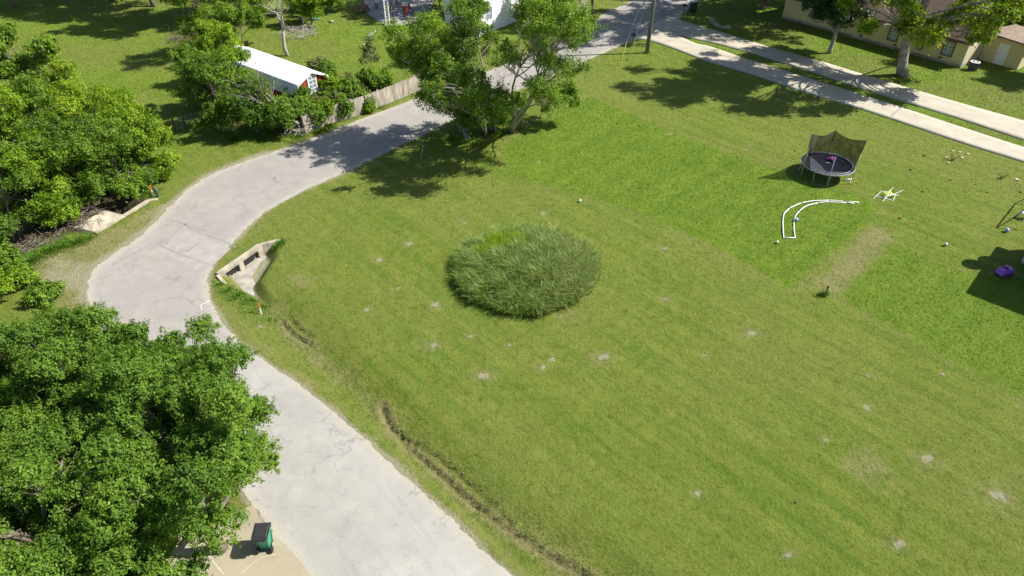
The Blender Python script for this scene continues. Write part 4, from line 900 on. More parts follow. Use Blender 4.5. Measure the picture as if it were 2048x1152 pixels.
# gambrel shed
p0 = G(634, 220); d = (G(490, 163)-p0); Ls = d.length; rz = math.atan2(d.y, d.x)-math.pi/2   # local +y runs to the back
root = empty('barn_shed', 'long white roofed gambrel shed with red front behind the fence', 'shed', (p0.x, p0.y, 0), rz)
prof = [(-1.9, 1.75), (-1.55, 2.75), (-.05, 3.45), (.05, 3.45), (1.55, 2.75), (1.9, 1.75)]
M_red = mat('red_boards', (.27, .035, .022), .8, .25, 3, .3, stretch=(6, 1, .4)); M_metal = mat('white_roof_metal', (.80, .81, .84), .45, .04, 2); M_siding2 = mat('grey_siding', (.30, .32, .36), .7, .15, 2)
mb = MB(); pr = [(-1.8, .1), (-1.8, 1.8), (-1.48, 2.68), (0, 3.36), (1.48, 2.68), (1.8, 1.8), (1.8, .1)]
n = len(pr); mb.add([(x, 0, z) for x, z in pr]+[(x, .12, z) for x, z in pr], [tuple(range(n))[::-1], tuple(range(n, 2*n))]+[(i, (i+1) % n, n+(i+1) % n, n+i) for i in range(n)]); mb.build('front_wall', M_red, root)
mb = MB()
for s in (-1, 1): mb.box((s*1.8, Ls/2+.07, .95), (.1, Ls-.14, 1.7))
mb.box((0, Ls, 1.5), (3.5, .1, 2.2)); mb.build('side_wall', M_red, root)
mb = MB()
for (xa, za), (xb, zb) in zip(prof[:-1], prof[1:]):
    V = [(xa, -.18, za), (xb, -.18, zb), (xb, Ls+.2, zb), (xa, Ls+.2, za)]; nx_, nz_ = -(zb-za), (xb-xa); ll = math.hypot(nx_, nz_); nx_, nz_ = nx_/ll*.05, nz_/ll*.05
    mb.add(V+[(x+nx_, y, z+nz_) for x, y, z in V], [(0, 3, 2, 1), (4, 5, 6, 7), (0, 1, 5, 4), (1, 2, 6, 5), (2, 3, 7, 6), (3, 0, 4, 7)])
    k = 4
    for j in range(k): yy = -.1+j*Ls/k; mb.box(((xa+xb)/2+nx_*1.3, yy, (za+zb)/2+nz_*1.3), (ll+.0, .03, .03), (0, -math.atan2(zb-za, xb-xa), 0))
mb.build('roof', M_metal, root)
mb = MB(); q = [(-1.92, 1.72), (-1.58, 2.74), (0, 3.46), (1.58, 2.74), (1.92, 1.72)]
for (xa, za), (xb, zb) in zip(q[:-1], q[1:]): mb.box(((xa+xb)/2, -.2, (za+zb)/2), (math.hypot(xb-xa, zb-za)+.05, .05, .13), (0, -math.atan2(zb-za, xb-xa), 0))
for s in (-1, 1): mb.box((s*1.78, -.03, .95), (.14, .05, 1.6))
mb.box((0, -.035, 1.72), (3.5, .05, .1)); mb.build('trim', M_wt, root)
wf = MB()
for s in (-1, 1): wf.box((s*.42, -.04, 2.2), (.1, .07, 1.9))
wf.box((0, -.04, 3.12), (.74, .07, .1)); wf.box((0, -.042, 1.3), (.74, .07, .08)); wo = wf.build('window', M_wt, root)
MB().box((0, -.02, 2.2), (.72, .03, 1.74)).build('pane', M_glass, wo)
mb = MB()
for k in range(4): mb.box((0, -.045, 1.65+.37*k), (.72, .03, .04))
mb.box((0, -.047, 2.2), (.04, .03, 1.7)); mb.build('muntins', M_wt, wo)

# building off the right edge, seen by its shadow and its steps
PB = [Vector((30.9, 31.9, 0)), Vector((35.3, 36.6, 0))]; dB = (PB[1]-PB[0]).normalized(); rz = math.atan2(dB.y, dB.x)
root = empty('grey_house', 'grey house just beyond the right edge casting the square shadow', 'house', (PB[0].x, PB[0].y, 0), rz)
LB = (PB[1]-PB[0]).length; MB().box((LB/2, -4.6, 2.0), (LB-.3, 8.6, 4.0)).build('wall', M_siding2, root)
MB().box((LB/2, -4.5, 4.13), (LB+.1, 9.2, .24)).build('roof', M_shing, root)
g = G(2062, 524); root = empty('garden_steps', 'pale grey steps at the right edge above the purple toy car', 'steps', (g.x, g.y, 0), rz)
for k in range(2): MB().box((0, .15-.3*k, .14+.2*k), (1.2, .6-.004*k, .2)).build('step', mat('pale_grey_paint', (.55, .55, .56), .7, .1, 3), root, bevel=.01)
g = G(2060, 578); o = MB().box((0, 0, .3), (.7, .5, .6), (0, 0, rz)).box((0, 0, .63), (.76, .56, .06), (0, 0, rz)).build('storage_box', mat('lilac_white_plastic', (.62, .62, .70), .5, .05, 3), bevel=.02); o.location = (g.x, g.y, 0); tag(o, 'pale storage box in the shade at the right edge', 'box')
def dish(px, py, h, r, label):
    s = shadow_src(px, py, h); root = empty('satellite_dish', label, 'satellite dish', (s.x, s.y, 4.25), 0, 'satellite dishes on the grey house')
    m = mat('dish_grey', (.5, .5, .5), .5, .05, 3); q = MB(); zz = h-4.25
    q.tube([(0, 0, 0), (0, 0, zz-.1), (.05, 0, zz)], .04, 6); q.build('mast', m, root)
    b = MB(); M = Matrix.Translation((.1, 0, zz)) @ Matrix.Rotation(math.radians(60), 4, 'Y'); rings = []
    vs = []; fs = []; nn_ = 18
    for i in range(5):
        rr = r*i/4+.001
        for k in range(nn_): vs.append(M @ Vector((rr*math.cos(k*2*math.pi/nn_), rr*math.sin(k*2*math.pi/nn_), .3*rr*rr/r)))
    for i in range(4):
        for k in range(nn_): fs.append((i*nn_+k, i*nn_+(k+1) % nn_, (i+1)*nn_+(k+1) % nn_, (i+1)*nn_+k))
    b.add(vs, fs); o = b.build('reflector', m, root, True); sd = o.modifiers.new('s', 'SOLIDIFY'); sd.thickness = .02
    MB().tube([(.1, 0, zz-r*.6), (.1+r*.9, 0, zz+.1)], .02, 5).build('arm', m, root)
dish(1942, 529, 5.1, .55, 'satellite dish on the roof edge, the one throwing the farther oval shadow'); dish(1972, 521, 4.9, .5, 'satellite dish nearer the middle of the grey roof')

# ------------------------------------------------------------------ utility pole, mailboxes, guy guards
g = G(1293, 106); root = empty('utility_pole', 'tall wooden utility pole with grey conduit at the driveway mouth', 'utility pole', (g.x, g.y, 0))
MB().tube([(0, 0, -.2), (.05, 0, 6), (.08, 0, 12)], [.17, .15, .12], 12).build('pole', mat('pole_wood', (.17, .155, .14), .9, .3, 3, .4, stretch=(1, 1, .2)), root, True)
M_grey = mat('galvanised', (.45, .46, .48), .45, .08, 4, metal=.4)
MB().tube([(.2, -.06, 0), (.22, -.06, 6), (.25, -.06, 9)], .055, 8).build('conduit', M_grey, root, True)
mb = MB()
for z in (1., 2.6, 4.2, 5.8): MB().box((.12, -.06, z), (.3, .12, .06)).build('bracket', M_grey, root)
MB().box((.08, 0, 11.2), (2.4, .1, .12), (0, 0, .9)).build('crossarm', M_bark, root)
M_lime = mat('yellow_plastic', (.55, .58, .10), .5, .1, 3)
for i, (x, y, lab) in enumerate(((1240, 132, 'left yellow guy wire guard leaning on the lawn by the utility pole'), (1257, 120, 'right yellow guy wire guard between mailbox and utility pole'))):
    q = G(x, y); top = Vector((g.x+.05, g.y, 9.)); dr_ = (top-q).normalized(); root = empty('guy_wire', lab, 'guy wire', (q.x, q.y, 0), 0, 'guy wires of the utility pole')
    tx_ = G(1253 + 17*i, 84 - 6*i, 2.2); dq = Vector((tx_.x-q.x, tx_.y-q.y, 2.2)); 
    MB().tube([(0, 0, -.05), tuple(dq)], .045, 8).build('guard', M_lime, root)
    MB().tube([tuple(dq), tuple(top-q)], .008, 4).build('wire', M_grey, root); MB().lathe([(.12, 0), (.12, .04)], 8).build('anchor', M_bark, root)
# twin overhead wires: their shadow crosses the road
def mailbox(x, y, label, sc=1.):
    g = G(x, y); root = empty('mailbox', label, 'mailbox', (g.x, g.y, 0), math.radians(150))
    M_k = mat('black_metal', (.015, .015, .025), .4, .1, 4); MB().box((0, 0, .55*sc), (.09, .09, 1.1*sc)).build('post', M_bark, root)
    mb = MB(); pr = [(-.1, 0), (-.1, .14), (-.07, .2), (0, .23), (.07, .2), (.1, .14), (.1, 0)]; n = len(pr); z0 = 1.1*sc
    mb.add([(-.27, p[0], z0+p[1]) for p in pr]+[(.27, p[0], z0+p[1]) for p in pr], [tuple(range(n))[::-1], tuple(range(n, 2*n))]+[(i, (i+1) % n, n+(i+1) % n, n+i) for i in range(n)]); bx = mb.build('box', M_k, root)
    MB().box((.285, 0, z0+.1), (.02, .19, .2)).build('door', M_k, root); MB().box((.1, .115, z0+.2), (.03, .012, .16)).build('flag', mat('red_flag', (.5, .03, .02), .5, .1, 3), root)
    MB().tube([(0, 0, .7*sc), (.22, 0, z0-.01)], .02, 5).build('brace', M_k, root)
mailbox(1266, 92, 'black mailbox on a post just left of the utility pole'); mailbox(1367, 31, 'black mailbox on a thin post beside the dark green bin')
# wheeled bins
def bin_(loc_, rz, label, body, lid):
    root = empty('wheelie_bin', label, 'bin', loc_, rz); mb = MB()
    V = []; prof = [(0.0, .20, .24), (.12, .21, .25), (.9, .29, .33), (1.0, .30, .35)]
    vs = []; fs = []
    for z, hx, hy in prof:
        oy = .06*(z/1.0)
        for (sx, sy) in ((-1, -1), (1, -1), (1, 1), (-1, 1)):
            c = .05; X0, Y0 = sx*hx, sy*hy+oy-.06*(1-z)*0
            vs += [(X0-sx*c, Y0, z+.05), (X0, Y0-sy*c, z+.05)] if sx*sy > 0 else [(X0, Y0-sy*c, z+.05), (X0-sx*c, Y0, z+.05)]
    for i in range(3):
        for k in range(8): fs.append((i*8+k, i*8+(k+1) % 8, (i+1)*8+(k+1) % 8, (i+1)*8+k))
    fs += [tuple(range(8))[::-1], tuple(24+k for k in range(8))]; mb.add(vs, fs); mb.box((0, .06-.36, .98), (.60, .05, .08)); mb.box((-.303, .06, .98), (.03, .66, .06)); mb.box((.303, .06, .98), (.03, .66, .06))
    for sx in (-.16, .16): mb.box((sx, -.285, .62), (.05, .04, .5), (-.09, 0, 0))
    mb.build('body', body, root, bevel=.012)
    mb = MB(); mb.box((0, .03, 1.085), (.64, .70, .045)); mb.box((0, .04, 1.115), (.54, .56, .03), taper=.9); mb.box((0, -.16, 1.133), (.50, .04, .02)); mb.box((0, .42, 1.07), (.56, .07, .06)); 
    mb.build('lid', lid, root, bevel=.015)
    for s in (-1, 1):
        w_ = MB(); w_.lathe([(.055, -.03), (.12, -.03), (.13, -.02), (.13, .02), (.12, .03), (.055, .03)], 18)
        w_.v = [Vector((s*.27+v.z, .27+v.x, .13+v.y)) for v in w_.v]; w_.build('wheel', M_rub, root)
    MB().tube([(-.26, .27, .13), (.26, .27, .13)], .015, 6).build('axle', M_rub, root)
    MB().tube([(-.22, .40, 1.02), (-.22, .47, 1.04), (.22, .47, 1.04), (.22, .40, 1.02)], .018, 6).build('handle', lid, root)
    return root
M_rub = mat('wheel_rubber', (.02, .02, .02), .7, .1, 4); M_gb = mat('green_plastic', (.03, .25, .145), .45, .08, 3); M_bl = mat('black_lid', (.028, .028, .030), .45, .15, 5)
g = G(535, 1092); bin_((g.x, g.y, .03), math.radians(184), 'green wheeled bin with black lid standing where the apron meets the road', M_gb, M_bl)
g = G(1386, 24); bin_((g.x, g.y, 0), 1.9, 'dark green wheeled bin at the top edge beside the far mailbox', mat('dark_green_plastic', (.015, .07, .035), .5, .1, 3), mat('pale_lid', (.35, .37, .42), .4, .1, 3)).scale = (1.15, 1.15, 1.15)
# marker stakes
M_or = mat('orange_plastic', (.75, .18, .02), .5, .05, 3)
def marker(px, py, label, h=.85):
    g = G(px, py); root = empty('marker_post', label, 'marker post', (g.x, g.y, float(terrain(np.array([[g.x, g.y]]))[0])), .4, 'orange topped marker posts'); MB().box((0, 0, h*.3), (.10, .035, h*.6)).build('post', M_wt, root, bevel=.005); MB().box((0, 0, h*.8), (.10, .036, h*.399)).build('cap', M_or, root, bevel=.005)
marker(521, 621, 'white post with orange top in the grass below the near culvert'); marker(308, 394, 'white post with orange tip beside the far culvert headwall', .95)
g = G(317, 393); o = MB().lathe([(.1, 0), (.1, .45), (.13, .46), (.12, .6), (.05, .66)], 10).build('utility_pedestal', mat('dull_green_metal', (.08, .10, .07), .6, .2, 4)); o.location = (g.x, g.y, 0); tag(o, 'short dark pedestal right of the far marker post', 'pedestal')
# black stump-like post with a dark tuft on the lawn
g = G(1650, 591); root = empty('water_hydrant', 'thin black standpipe with dark tuft at its foot on the open lawn', 'standpipe', (g.x, g.y, 0)); M_k = mat('black_iron', (.012, .012, .012), .5, .2, 4)
MB().tube([(0, 0, 0), (.0, 0, .62)], .035, 8).box((0, 0, .64), (.12, .07, .08)).build('pipe', M_k, root)
Pn = 160; aa = rng.uniform(0, 6.28, Pn); V, Fc, s = ribbons(np.column_stack([-.12+.14*rng.normal(size=Pn), .08*rng.normal(size=Pn), np.zeros(Pn)]), .18+.2*rng.random(Pn), .012+.01*rng.random(Pn), aa, .5+.4*rng.random(Pn), 3)
link('tuft', np_mesh('tuft', V, Fc, fattrs={'tone': np.tile(.2*rng.random(Pn), s)}), root, M_tall)

# ------------------------------------------------------------------ trampoline
RT, ZT = 1.86, .92
c = G(1656, 328, ZT); root = empty('trampoline', 'round black trampoline with half fallen safety net on the lawn', 'trampoline', (c.x, c.y, 0))
M_mat = mat('jump_mat', (.018, .020, .030), .75, .3, 1.5, .3, bscale=3); M_gal = mat('grey_tube', (.42, .43, .47), .4, .08, 4, metal=.3); M_pad = mat('faded_pad', (.03, .03, .042), .7, .3, 5)
N = 48; vs = [(0, 0, ZT-.06)]; fs = []
for j in range(1, 9):
    for k in range(N): a = 2*math.pi*k/N; r = (RT-.13)*j/8; vs.append((r*math.cos(a), r*math.sin(a), ZT-.06*(1-(j/8)**2)+.03*math.exp(-((r*math.cos(a)-.9)**2+(r*math.sin(a)+.3)**2)/.15)))
for k in range(N): fs.append((0, 1+k, 1+(k+1) % N))
for j in range(7):
    for k in range(N): fs.append((1+j*N+k, 1+(j+1)*N+k, 1+(j+1)*N+(k+1) % N, 1+j*N+(k+1) % N))
MB().add(vs, fs).build('mat', M_mat, root, True)
MB().tube([(RT*math.cos(2*math.pi*k/N), RT*math.sin(2*math.pi*k/N), ZT) for k in range(N+1)], .035, 8, False).build('frame_ring', M_gal, root, True)
mb = MB()
for k in range(96):
    a = 2*math.pi*k/96; mb.tube([((RT-.14)*math.cos(a), (RT-.14)*math.sin(a), ZT), ((RT-.02)*math.cos(a), (RT-.02)*math.sin(a), ZT+.01)], .009, 4, False)
sp_o = mb.build('springs', M_gal, root); tag(sp_o, kind='stuff')
mb = MB(); vs = []; fs = []
for k in range(N+1):
    a = 2*math.pi*k/N; wv_ = .012*math.sin(k*2.3)
    for r in (RT-.18+.015*math.sin(k*1.7), RT+.04): vs.append((r*math.cos(a), r*math.sin(a), ZT+.045+wv_))
for k in range(N): fs.append((2*k, 2*k+1, 2*k+3, 2*k+2))
o = mb.add(vs, fs).build('pad', M_pad, root); sd = o.modifiers.new('s', 'SOLIDIFY'); sd.thickness = .02
for rr_, zz_ in ((RT-.17, ZT+.07), (RT+.045, ZT+.05)):
    MB().tube([(rr_*math.cos(2*math.pi*k/N), rr_*math.sin(2*math.pi*k/N), zz_+.012*math.sin(k*2.3)) for k in range(N+1)], .022, 5, False).build('piping', mat('pale_piping', (.42, .41, .44), .7, .3, 6), o)
for k in range(4):
    a0 = math.pi/4+k*math.pi/2+.25
    pts = []
    for s in (-1, 1):
        a = a0+s*.32; pts.append((RT*math.cos(a), RT*math.sin(a), ZT-.03)); 
    lo = [((RT+.05)*math.cos(a0-.28), (RT+.05)*math.sin(a0-.28), .03), ((RT+.05)*math.cos(a0+.28), (RT+.05)*math.sin(a0+.28), .03)]
    MB().tube([pts[0], lo[0], lo[1], pts[1]], .025, 6).build('leg', M_gal, root)
def pole_top(P, py):
    z = P.z
    while proj(Vector((P.x, P.y, z)))[1] > py and z < 5: z += .02
    return z
tops = []; M_foam = mat('pole_foam', (.45, .47, .22), .8, .15, 4); M_kp = mat('black_sleeve', (.02, .02, .025), .6, .1, 4)
ring_px = [(1609, 331, 268), (1657, 302, 262), (1708, 338, 281)]
for x, y, ty in ring_px:
    P = G(x, y, ZT); q = (P-c); q.z = 0; q = q.normalized()*(RT+.05); P = Vector((c.x+q.x, c.y+q.y, ZT)); h = pole_top(P, ty); t = Vector((q.x*1.04, q.y*1.04, h)); tops.append((q.copy(), t))
    zm = ZT+(h-ZT)*.55
    MB().tube([(q.x, q.y, 0), (q.x, q.y, zm)], .032, 8).build('net_pole', M_foam, root, True); MB().tube([(q.x, q.y, zm+.002), tuple(t)], .028, 8).build('net_pole', M_kp, root, True)
P = G(1651, 366); q = P-c; q.z = 0; q = q.normalized()*(RT+.06); MB().tube([(q.x, q.y, 0), (q.x, q.y, pole_top(Vector((c.x+q.x, c.y+q.y, 0)), 314))], .028, 8).build('net_pole', mat('blue_grey_pole', (.36, .38, .62), .45, .1, 3), root, True)
M_net, n, l, b = newmat('safety_net'); b.inputs['Base Color'].default_value = (.022, .023, .024, 1); b.inputs['Roughness'].default_value = .9
tcn = n.new('ShaderNodeTexCoord'); tn_ = n.new('ShaderNodeTexNoise'); tn_.inputs['Scale'].default_value = 2.2; l.new(tcn.outputs['Object'], tn_.inputs[0]); mrn = n.new('ShaderNodeMapRange'); mrn.inputs[1].default_value = .35; mrn.inputs[2].default_value = .7; mrn.inputs[3].default_value = .74; mrn.inputs[4].default_value = .88; l.new(tn_.outputs[0], mrn.inputs[0])
tr = n.new('ShaderNodeBsdfTransparent'); mx = n.new('ShaderNodeMixShader'); l.new(mrn.outputs[0], mx.inputs[0]); l.new(tr.outputs[0], mx.inputs[1]); l.new(b.outputs[0], mx.inputs[2]); l.new(mx.outputs[0], n['Material Output'].inputs[0])
for (qa, ta), (qb, tb) in zip(tops[:-1], tops[1:]):
    vs = []; fs = []; nu, nv = 14, 8
    for i in range(nu+1):
        u = i/nu; top = ta.lerp(tb, u); top.z -= .38*math.sin(math.pi*u)*.7; ang = 1+.0
        bot = qa.lerp(qb, u); k_ = RT/bot.length*.97; bot = Vector((bot.x*(1+(k_-1)*.9), bot.y*(1+(k_-1)*.9), ZT+.08))
        for j in range(nv+1):
            v = j/nv; p = bot.lerp(top, v); ins = .10*math.sin(u*9+j)*math.sin(math.pi*v); p.x *= 1-.05*math.sin(math.pi*u)*v+ins*.04; p.y *= 1-.05*math.sin(math.pi*u)*v+ins*.04; vs.append(p)
    for i in range(nu):
        for j in range(nv): a = i*(nv+1)+j; fs.append((a, a+nv+1, a+nv+2, a+1))
    nt_o = MB().add(vs, fs).build('net', M_net, root, True)
    MB().tube([vs[i*(nv+1)+nv] for i in range(nu+1)], .014, 5).build('net_rope', M_kp, nt_o)
# slack skirt hanging outside left and right pole
for sgn, (q, t) in ((1, tops[0]), (-1, tops[2])):
    vs = []; fs = []
    for i in range(7):
        u = i/6; a = math.atan2(q.y, q.x)+sgn*.42*u
        for j in range(5): v = j/4; zt_ = ZT+(t.z-ZT)*(.95*(1-u)**1.6); r = RT*(1.0-.02*math.sin(v*3)); vs.append((r*math.cos(a), r*math.sin(a), ZT+.02+(zt_-ZT)*v))
    for i in range(6):
        for j in range(4): a = i*5+j; fs.append((a, a+5, a+6, a+1))
    MB().add(vs, fs).build('net', M_net, root, True)
# toys on it
def blob(name, label, cat, P, parts, m):
    mb = MB()
    for (dx, dy, dz, r, sx, sy, sz) in parts:
        vs = []; fs = []; nu, nv = 10, 6
        for j in range(nv+1):
            for i in range(nu):
                th = math.pi*j/nv; ph = 2*math.pi*i/nu; k = 1+.18*math.sin(3*ph+j*2.1+dx*40); vs.append((dx+r*sx*k*math.sin(th)*math.cos(ph), dy+r*sy*k*math.sin(th)*math.sin(ph), dz+r*sz*math.cos(th)))
        for j in range(nv):
            for i in range(nu): fs.append((j*nu+i, j*nu+(i+1) % nu, (j+1)*nu+(i+1) % nu, (j+1)*nu+i))
        mb.add(vs, fs)
    o = mb.build(name, m, None, True); o.location = P; return tag(o, label, cat)
g = G(1661, 320, ZT-.03); blob('pink_toy', 'crumpled bright pink toy lying on the trampoline mat', 'toy', g, [(0, 0, .12, .2, 1, .7, .6), (.15, .08, .14, .14, 1, .7, .8), (-.18, .05, .1, .12, 1.4, .6, .6), (.05, -.2, .1, .12, .8, 1.2, .7), (.1, .18, .12, .11, .7, 1.2, .9)], mat('pink_plastic', (.62, .12, .42), .4, .2, 6))
g = G(1655, 326.5, ZT-.04); o = MB().box((0, 0, .03), (.34, .05, .04), (0, 0, .1)).box((.02, 0, .031), (.06, .2, .05), (0, 0, .3)).build('white_toy', M_wt, bevel=.01); o.location = g; tag(o, 'small white cross shaped toy left of the pink one', 'toy')
g = G(1696, 360); o = MB().tube([(-.35, -.12, .05), (.35, .12, .05)], .045, 8).build('loose_pipe', M_wt, None, True); o.location = g; tag(o, 'short white pipe lying on the grass beside the trampoline legs', 'pipe')

# white pipe outline on the grass
root = empty('pipe_outline', 'white plastic pipes laid in a curved closed outline on the lawn', 'pipe outline', tuple(G(1590, 440)))
def gp(L, z=.05): return [Vector((*(G(x/3.84+1500, y/3.84+220)-G(1590, 440)).to_2d(), z)) for x, y in L]
for L in ([(258, 990), (252, 915), (250, 850)], [(251, 848), (262, 800), (298, 762)], [(300, 760), (340, 740), (388, 720)], [(390, 718), (480, 703), (600, 698)], [(602, 698), (655, 700), (712, 706)], [(345, 985), (337, 930), (335, 870)], [(336, 866), (350, 815), (375, 783)], [(377, 780), (430, 742), (518, 718)], [(520, 717), (600, 711), (735, 717)], [(745, 706), (835, 714)], [(258, 988), (345, 985)], [(715, 709), (800, 722)]):
    P = gp(L); P = [Vector((*p, .05)) for p in catmull([tuple(q.to_2d()) for q in P], 5)] if len(P) > 2 else P
    MB().tube(P, .036, 8).build('pipe', M_wt, root, True)
# balls
def ball(px, py, r, m, label):
    o = MB().lathe([(r*max(.02, math.sin(math.pi*k/12)), r-r*math.cos(math.pi*k/12)) for k in range(13)], 18).build('ball', m, None, True); g = G(px, py); o.location = (g.x, g.y, 0.03); tag(o, label, 'ball', 'balls on the lawn')
M_wb = mat('white_ball', (.72, .74, .72), .4, .1, 3); M_bb = mat('pale_blue_ball', (.28, .42, .66), .4, .3, 8)
ball(1592, 443, .13, M_bb, 'blue and white ball inside the curved pipe outline'); ball(1554, 487, .09, M_wb, 'white ball just left of the open end of the pipe outline'); ball(1160, 404, .09, M_wb, 'lone white ball on the lawn above the tall grass island'); ball(1890, 492, .11, mat('grey_ball', (.55, .55, .58), .4, .2, 5), 'greyish ball alone on the right lawn'); ball(2012, 464, .14, M_bb, 'large pale blue ball beside the swing set shadow')
# lime folding chair lying on the grass
g = G(1778, 388); root = empty('lawn_chair', 'tipped over lime green folding lawn chair with white frame', 'chair', (g.x, g.y, 0)); root.scale = (1, 1, .75); rel = lambda x, y, z: tuple(G(x/3.84+1500, y/3.84+220, z)-Vector((g.x, g.y, 0)))
for L in ([(945, 683, .03), (1015, 610, .5), (1060, 618, .5)], [(975, 655, .15), (1030, 672, .1), (1100, 694, .04)], [(1020, 700, .03), (1060, 655, .25), (1110, 640, .3), (1178, 602, .55)], [(1035, 668, .2), (1110, 570, .9)], [(1060, 640, .3), (1145, 655, .05)], [(1100, 694, .04), (1120, 640, .3)]):
    MB().tube([rel(*p) for p in L], .022, 6).build('frame_tube', M_wt, root)
mb = MB(); A, B, Cc, Dd = [Vector(rel(*p)) for p in ((1030, 655, .22), (1065, 610, .62), (1100, 580, .85), (1078, 642, .36))]
for k in range(6): u0, u1 = k/6, k/6+.12; mb.quad(A.lerp(B, u0), A.lerp(B, u1), Dd.lerp(Cc, u1), Dd.lerp(Cc, u0))
A, B, Cc, Dd = [Vector(rel(*p)) for p in ((1030, 620, .4), (1060, 660, .2), (1110, 642, .26), (1080, 612, .4))]
for k in range(6): u0, u1 = k/6, k/6+.11; mb.quad(A.lerp(B, u0), A.lerp(B, u1), Dd.lerp(Cc, u1), Dd.lerp(Cc, u0))
o = mb.build('webbing', mat('lime_webbing', (.52, .66, .10), .6, .1, 4), root); sd = o.modifiers.new('s', 'SOLIDIFY'); sd.thickness = .008
# purple toy car
g = G(2006, 549); root = empty('toy_car', 'purple and pink ride on toy car in the square shadow', 'toy car', (g.x, g.y, 0), .35); M_pu = mat('purple_plastic', (.36, .10, .62), .35, .12, 4)
mb = MB(); mb.box((0, 0, .24), (1.0, .5, .2), taper=.9); mb.box((.32, 0, .37), (.34, .44, .1), taper=.8); mb.box((-.38, 0, .42), (.16, .46, .2), taper=.85)
for s in (-1, 1): mb.box((-.02, s*.22, .36), (.5, .05, .1))
mb.build('body', M_pu, root, bevel=.03); MB().box((.12, 0, .5), (.03, .4, .2), (0, -.4, 0)).build('windscreen', mat('lilac_plastic', (.6, .42, .75), .3, .1, 3), root, bevel=.01); MB().box((-.14, 0, .36), (.26, .3, .06)).build('seat', mat('pink_seat', (.6, .25, .5), .5, .1, 3), root, bevel=.02)
for sx in (-.32, .32):
    for s in (-1, 1):
        w_ = MB().lathe([(.06, -.05), (.14, -.05), (.15, -.03), (.15, .03), (.14, .05), (.06, .05)], 14); w_.v = [Vector((sx+v.x, s*.26+v.z, .15+v.y)) for v in w_.v]; w_.build('wheel', mat('dark_purple', (.12, .04, .2), .5, .1, 3), root)
MB().lathe([(.09, .49), (.1, .5), (.09, .51)], 12, (.02, 0, 0)).build('steering_wheel', M_kp, root)
# swing set off the right edge
sA, sB = shadow_src(1992, 456, 2.1), shadow_src(2030, 408, 2.1); ds_ = (sB-sA).normalized(); pn = Vector((-ds_.y, ds_.x, 0)); root = empty('swing_set', 'metal swing set at the right edge with teal seat', 'swing set', (sA.x, sA.y, 0)); M_sw = mat('dark_green_tube', (.03, .07, .06), .4, .1, 4)
MB().tube([(0, 0, 2.1), tuple(Vector((sB.x-sA.x, sB.y-sA.y, 2.1)))], .045, 8).build('top_beam', M_sw, root)
for q in (Vector((0, 0, 0)), Vector((sB.x-sA.x, sB.y-sA.y, 0))):
    for s in (-1, 1): MB().tube([q+pn*s*.95, q+Vector((0, 0, 2.1))], .035, 8).build('leg', M_sw, root)
    MB().tube([q-pn*.45+Vector((0, 0, 1.1)), q+pn*.45+Vector((0, 0, 1.1))], .025, 6).build('crossbar', M_sw, root)
for t in (.3, .68):
    q = Vector((sB.x-sA.x, sB.y-sA.y, 0))*t; se = MB().box(q+Vector((0, 0, .5)), (.22, .5, .04), (0, 0, math.atan2(ds_.y, ds_.x)-math.pi/2)).build('seat', mat('teal_plastic', (.05, .45, .45), .4, .1, 3), root, bevel=.01)
    mb = MB()
    for s in (-1, 1): mb.tube([q+ds_*s*.22+Vector((0, 0, .5)), q+ds_*s*.22+Vector((0, 0, 2.08))], .01, 4)
    mb.build('chain', M_grey, se)
g = G(2045, 436); root = empty('glider', 'small teal and white seat frame beside the swing set', 'glider', (g.x, g.y, 0), .6)
MB().box((0, 0, .42), (.5, .32, .05)).build('seat', mat('pale_teal', (.35, .62, .62), .4, .1, 3), root, bevel=.02)
for s in (-1, 1): MB().tube([(-.4, s*.2, .0), (-.25, s*.2, .4), (.25, s*.2, .4), (.4, s*.2, .0)], .025, 6).build('leg', M_wt, root)

# small twiggy saplings and chips on the right lawn
M_tw = mat('brown_twig', (.20, .12, .07), .9, .3, 4)
def twig(px, py, seed, label, h):
    rs = random.Random(seed); g = G(px, py); mb = MB()
    for k in range(9): a = rs.uniform(0, 6.28); mb.tube(curve_pts((0, 0, 0), (math.cos(a)*h*.7, math.sin(a)*h*.7, h*rs.uniform(.3, 1)), 4, .08, rs), [.03, .024, .018, .012, .005], 5)
    o = mb.build('dead_sapling', M_tw); o.location = (g.x, g.y, 0); tag(o, label, 'sapling', 'broken saplings on the right lawn')
twig(1903, 322, 1, 'larger broken sapling with wood chips near the driveway', .7); twig(2003, 357, 2, 'smaller broken sapling near the right edge', .5)
mb = MB(); rs = random.Random(5); g0 = G(1905, 315)
for x, y in ((1906, 303), (1920, 305), (1936, 309), (1893, 315), (1924, 316), (2032, 359), (2036, 361), (1897, 326)):
    g = G(x, y)-g0; mb.box((g.x, g.y, .04), (.3, .1, .05), (0, .1, rs.uniform(-.5, .5)))
o = mb.build('wood_chips', mat('split_wood', (.55, .42, .28), .9, .2, 5)); o.location = (g0.x, g0.y, 0); tag(o, 'scattered split wood chips round the broken saplings', 'wood chips', kind='stuff')
# dark clods
mb = MB()
for x, y in ((1847, 312), (1828, 303), (1901, 361), (1951, 369), (1844, 384), (1856, 377), (1909, 386), (1930, 384), (1974, 385), (2040, 385), (1798, 437), (1784, 474), (1590, 1005), (1277, 252), (1234, 248), (1240, 195), (1170, 155), (1375, 234), (1527, 261), (1580, 243), (1960, 330), (1820, 340), (1590, 302)):
    g = G(x, y); r = rs.uniform(.05, .10); mb.box((g.x, g.y, r*.3), (r*2.2, r*1.4, r), (rs.uniform(-.3, .3), .2, rs.uniform(0, 3)), .6)
o = mb.build('soil_clods', mat('dark_soil', (.03, .025, .018), .95, .3, 6)); tag(o, 'dark clods of soil scattered over the lawn', 'soil clods', kind='stuff')

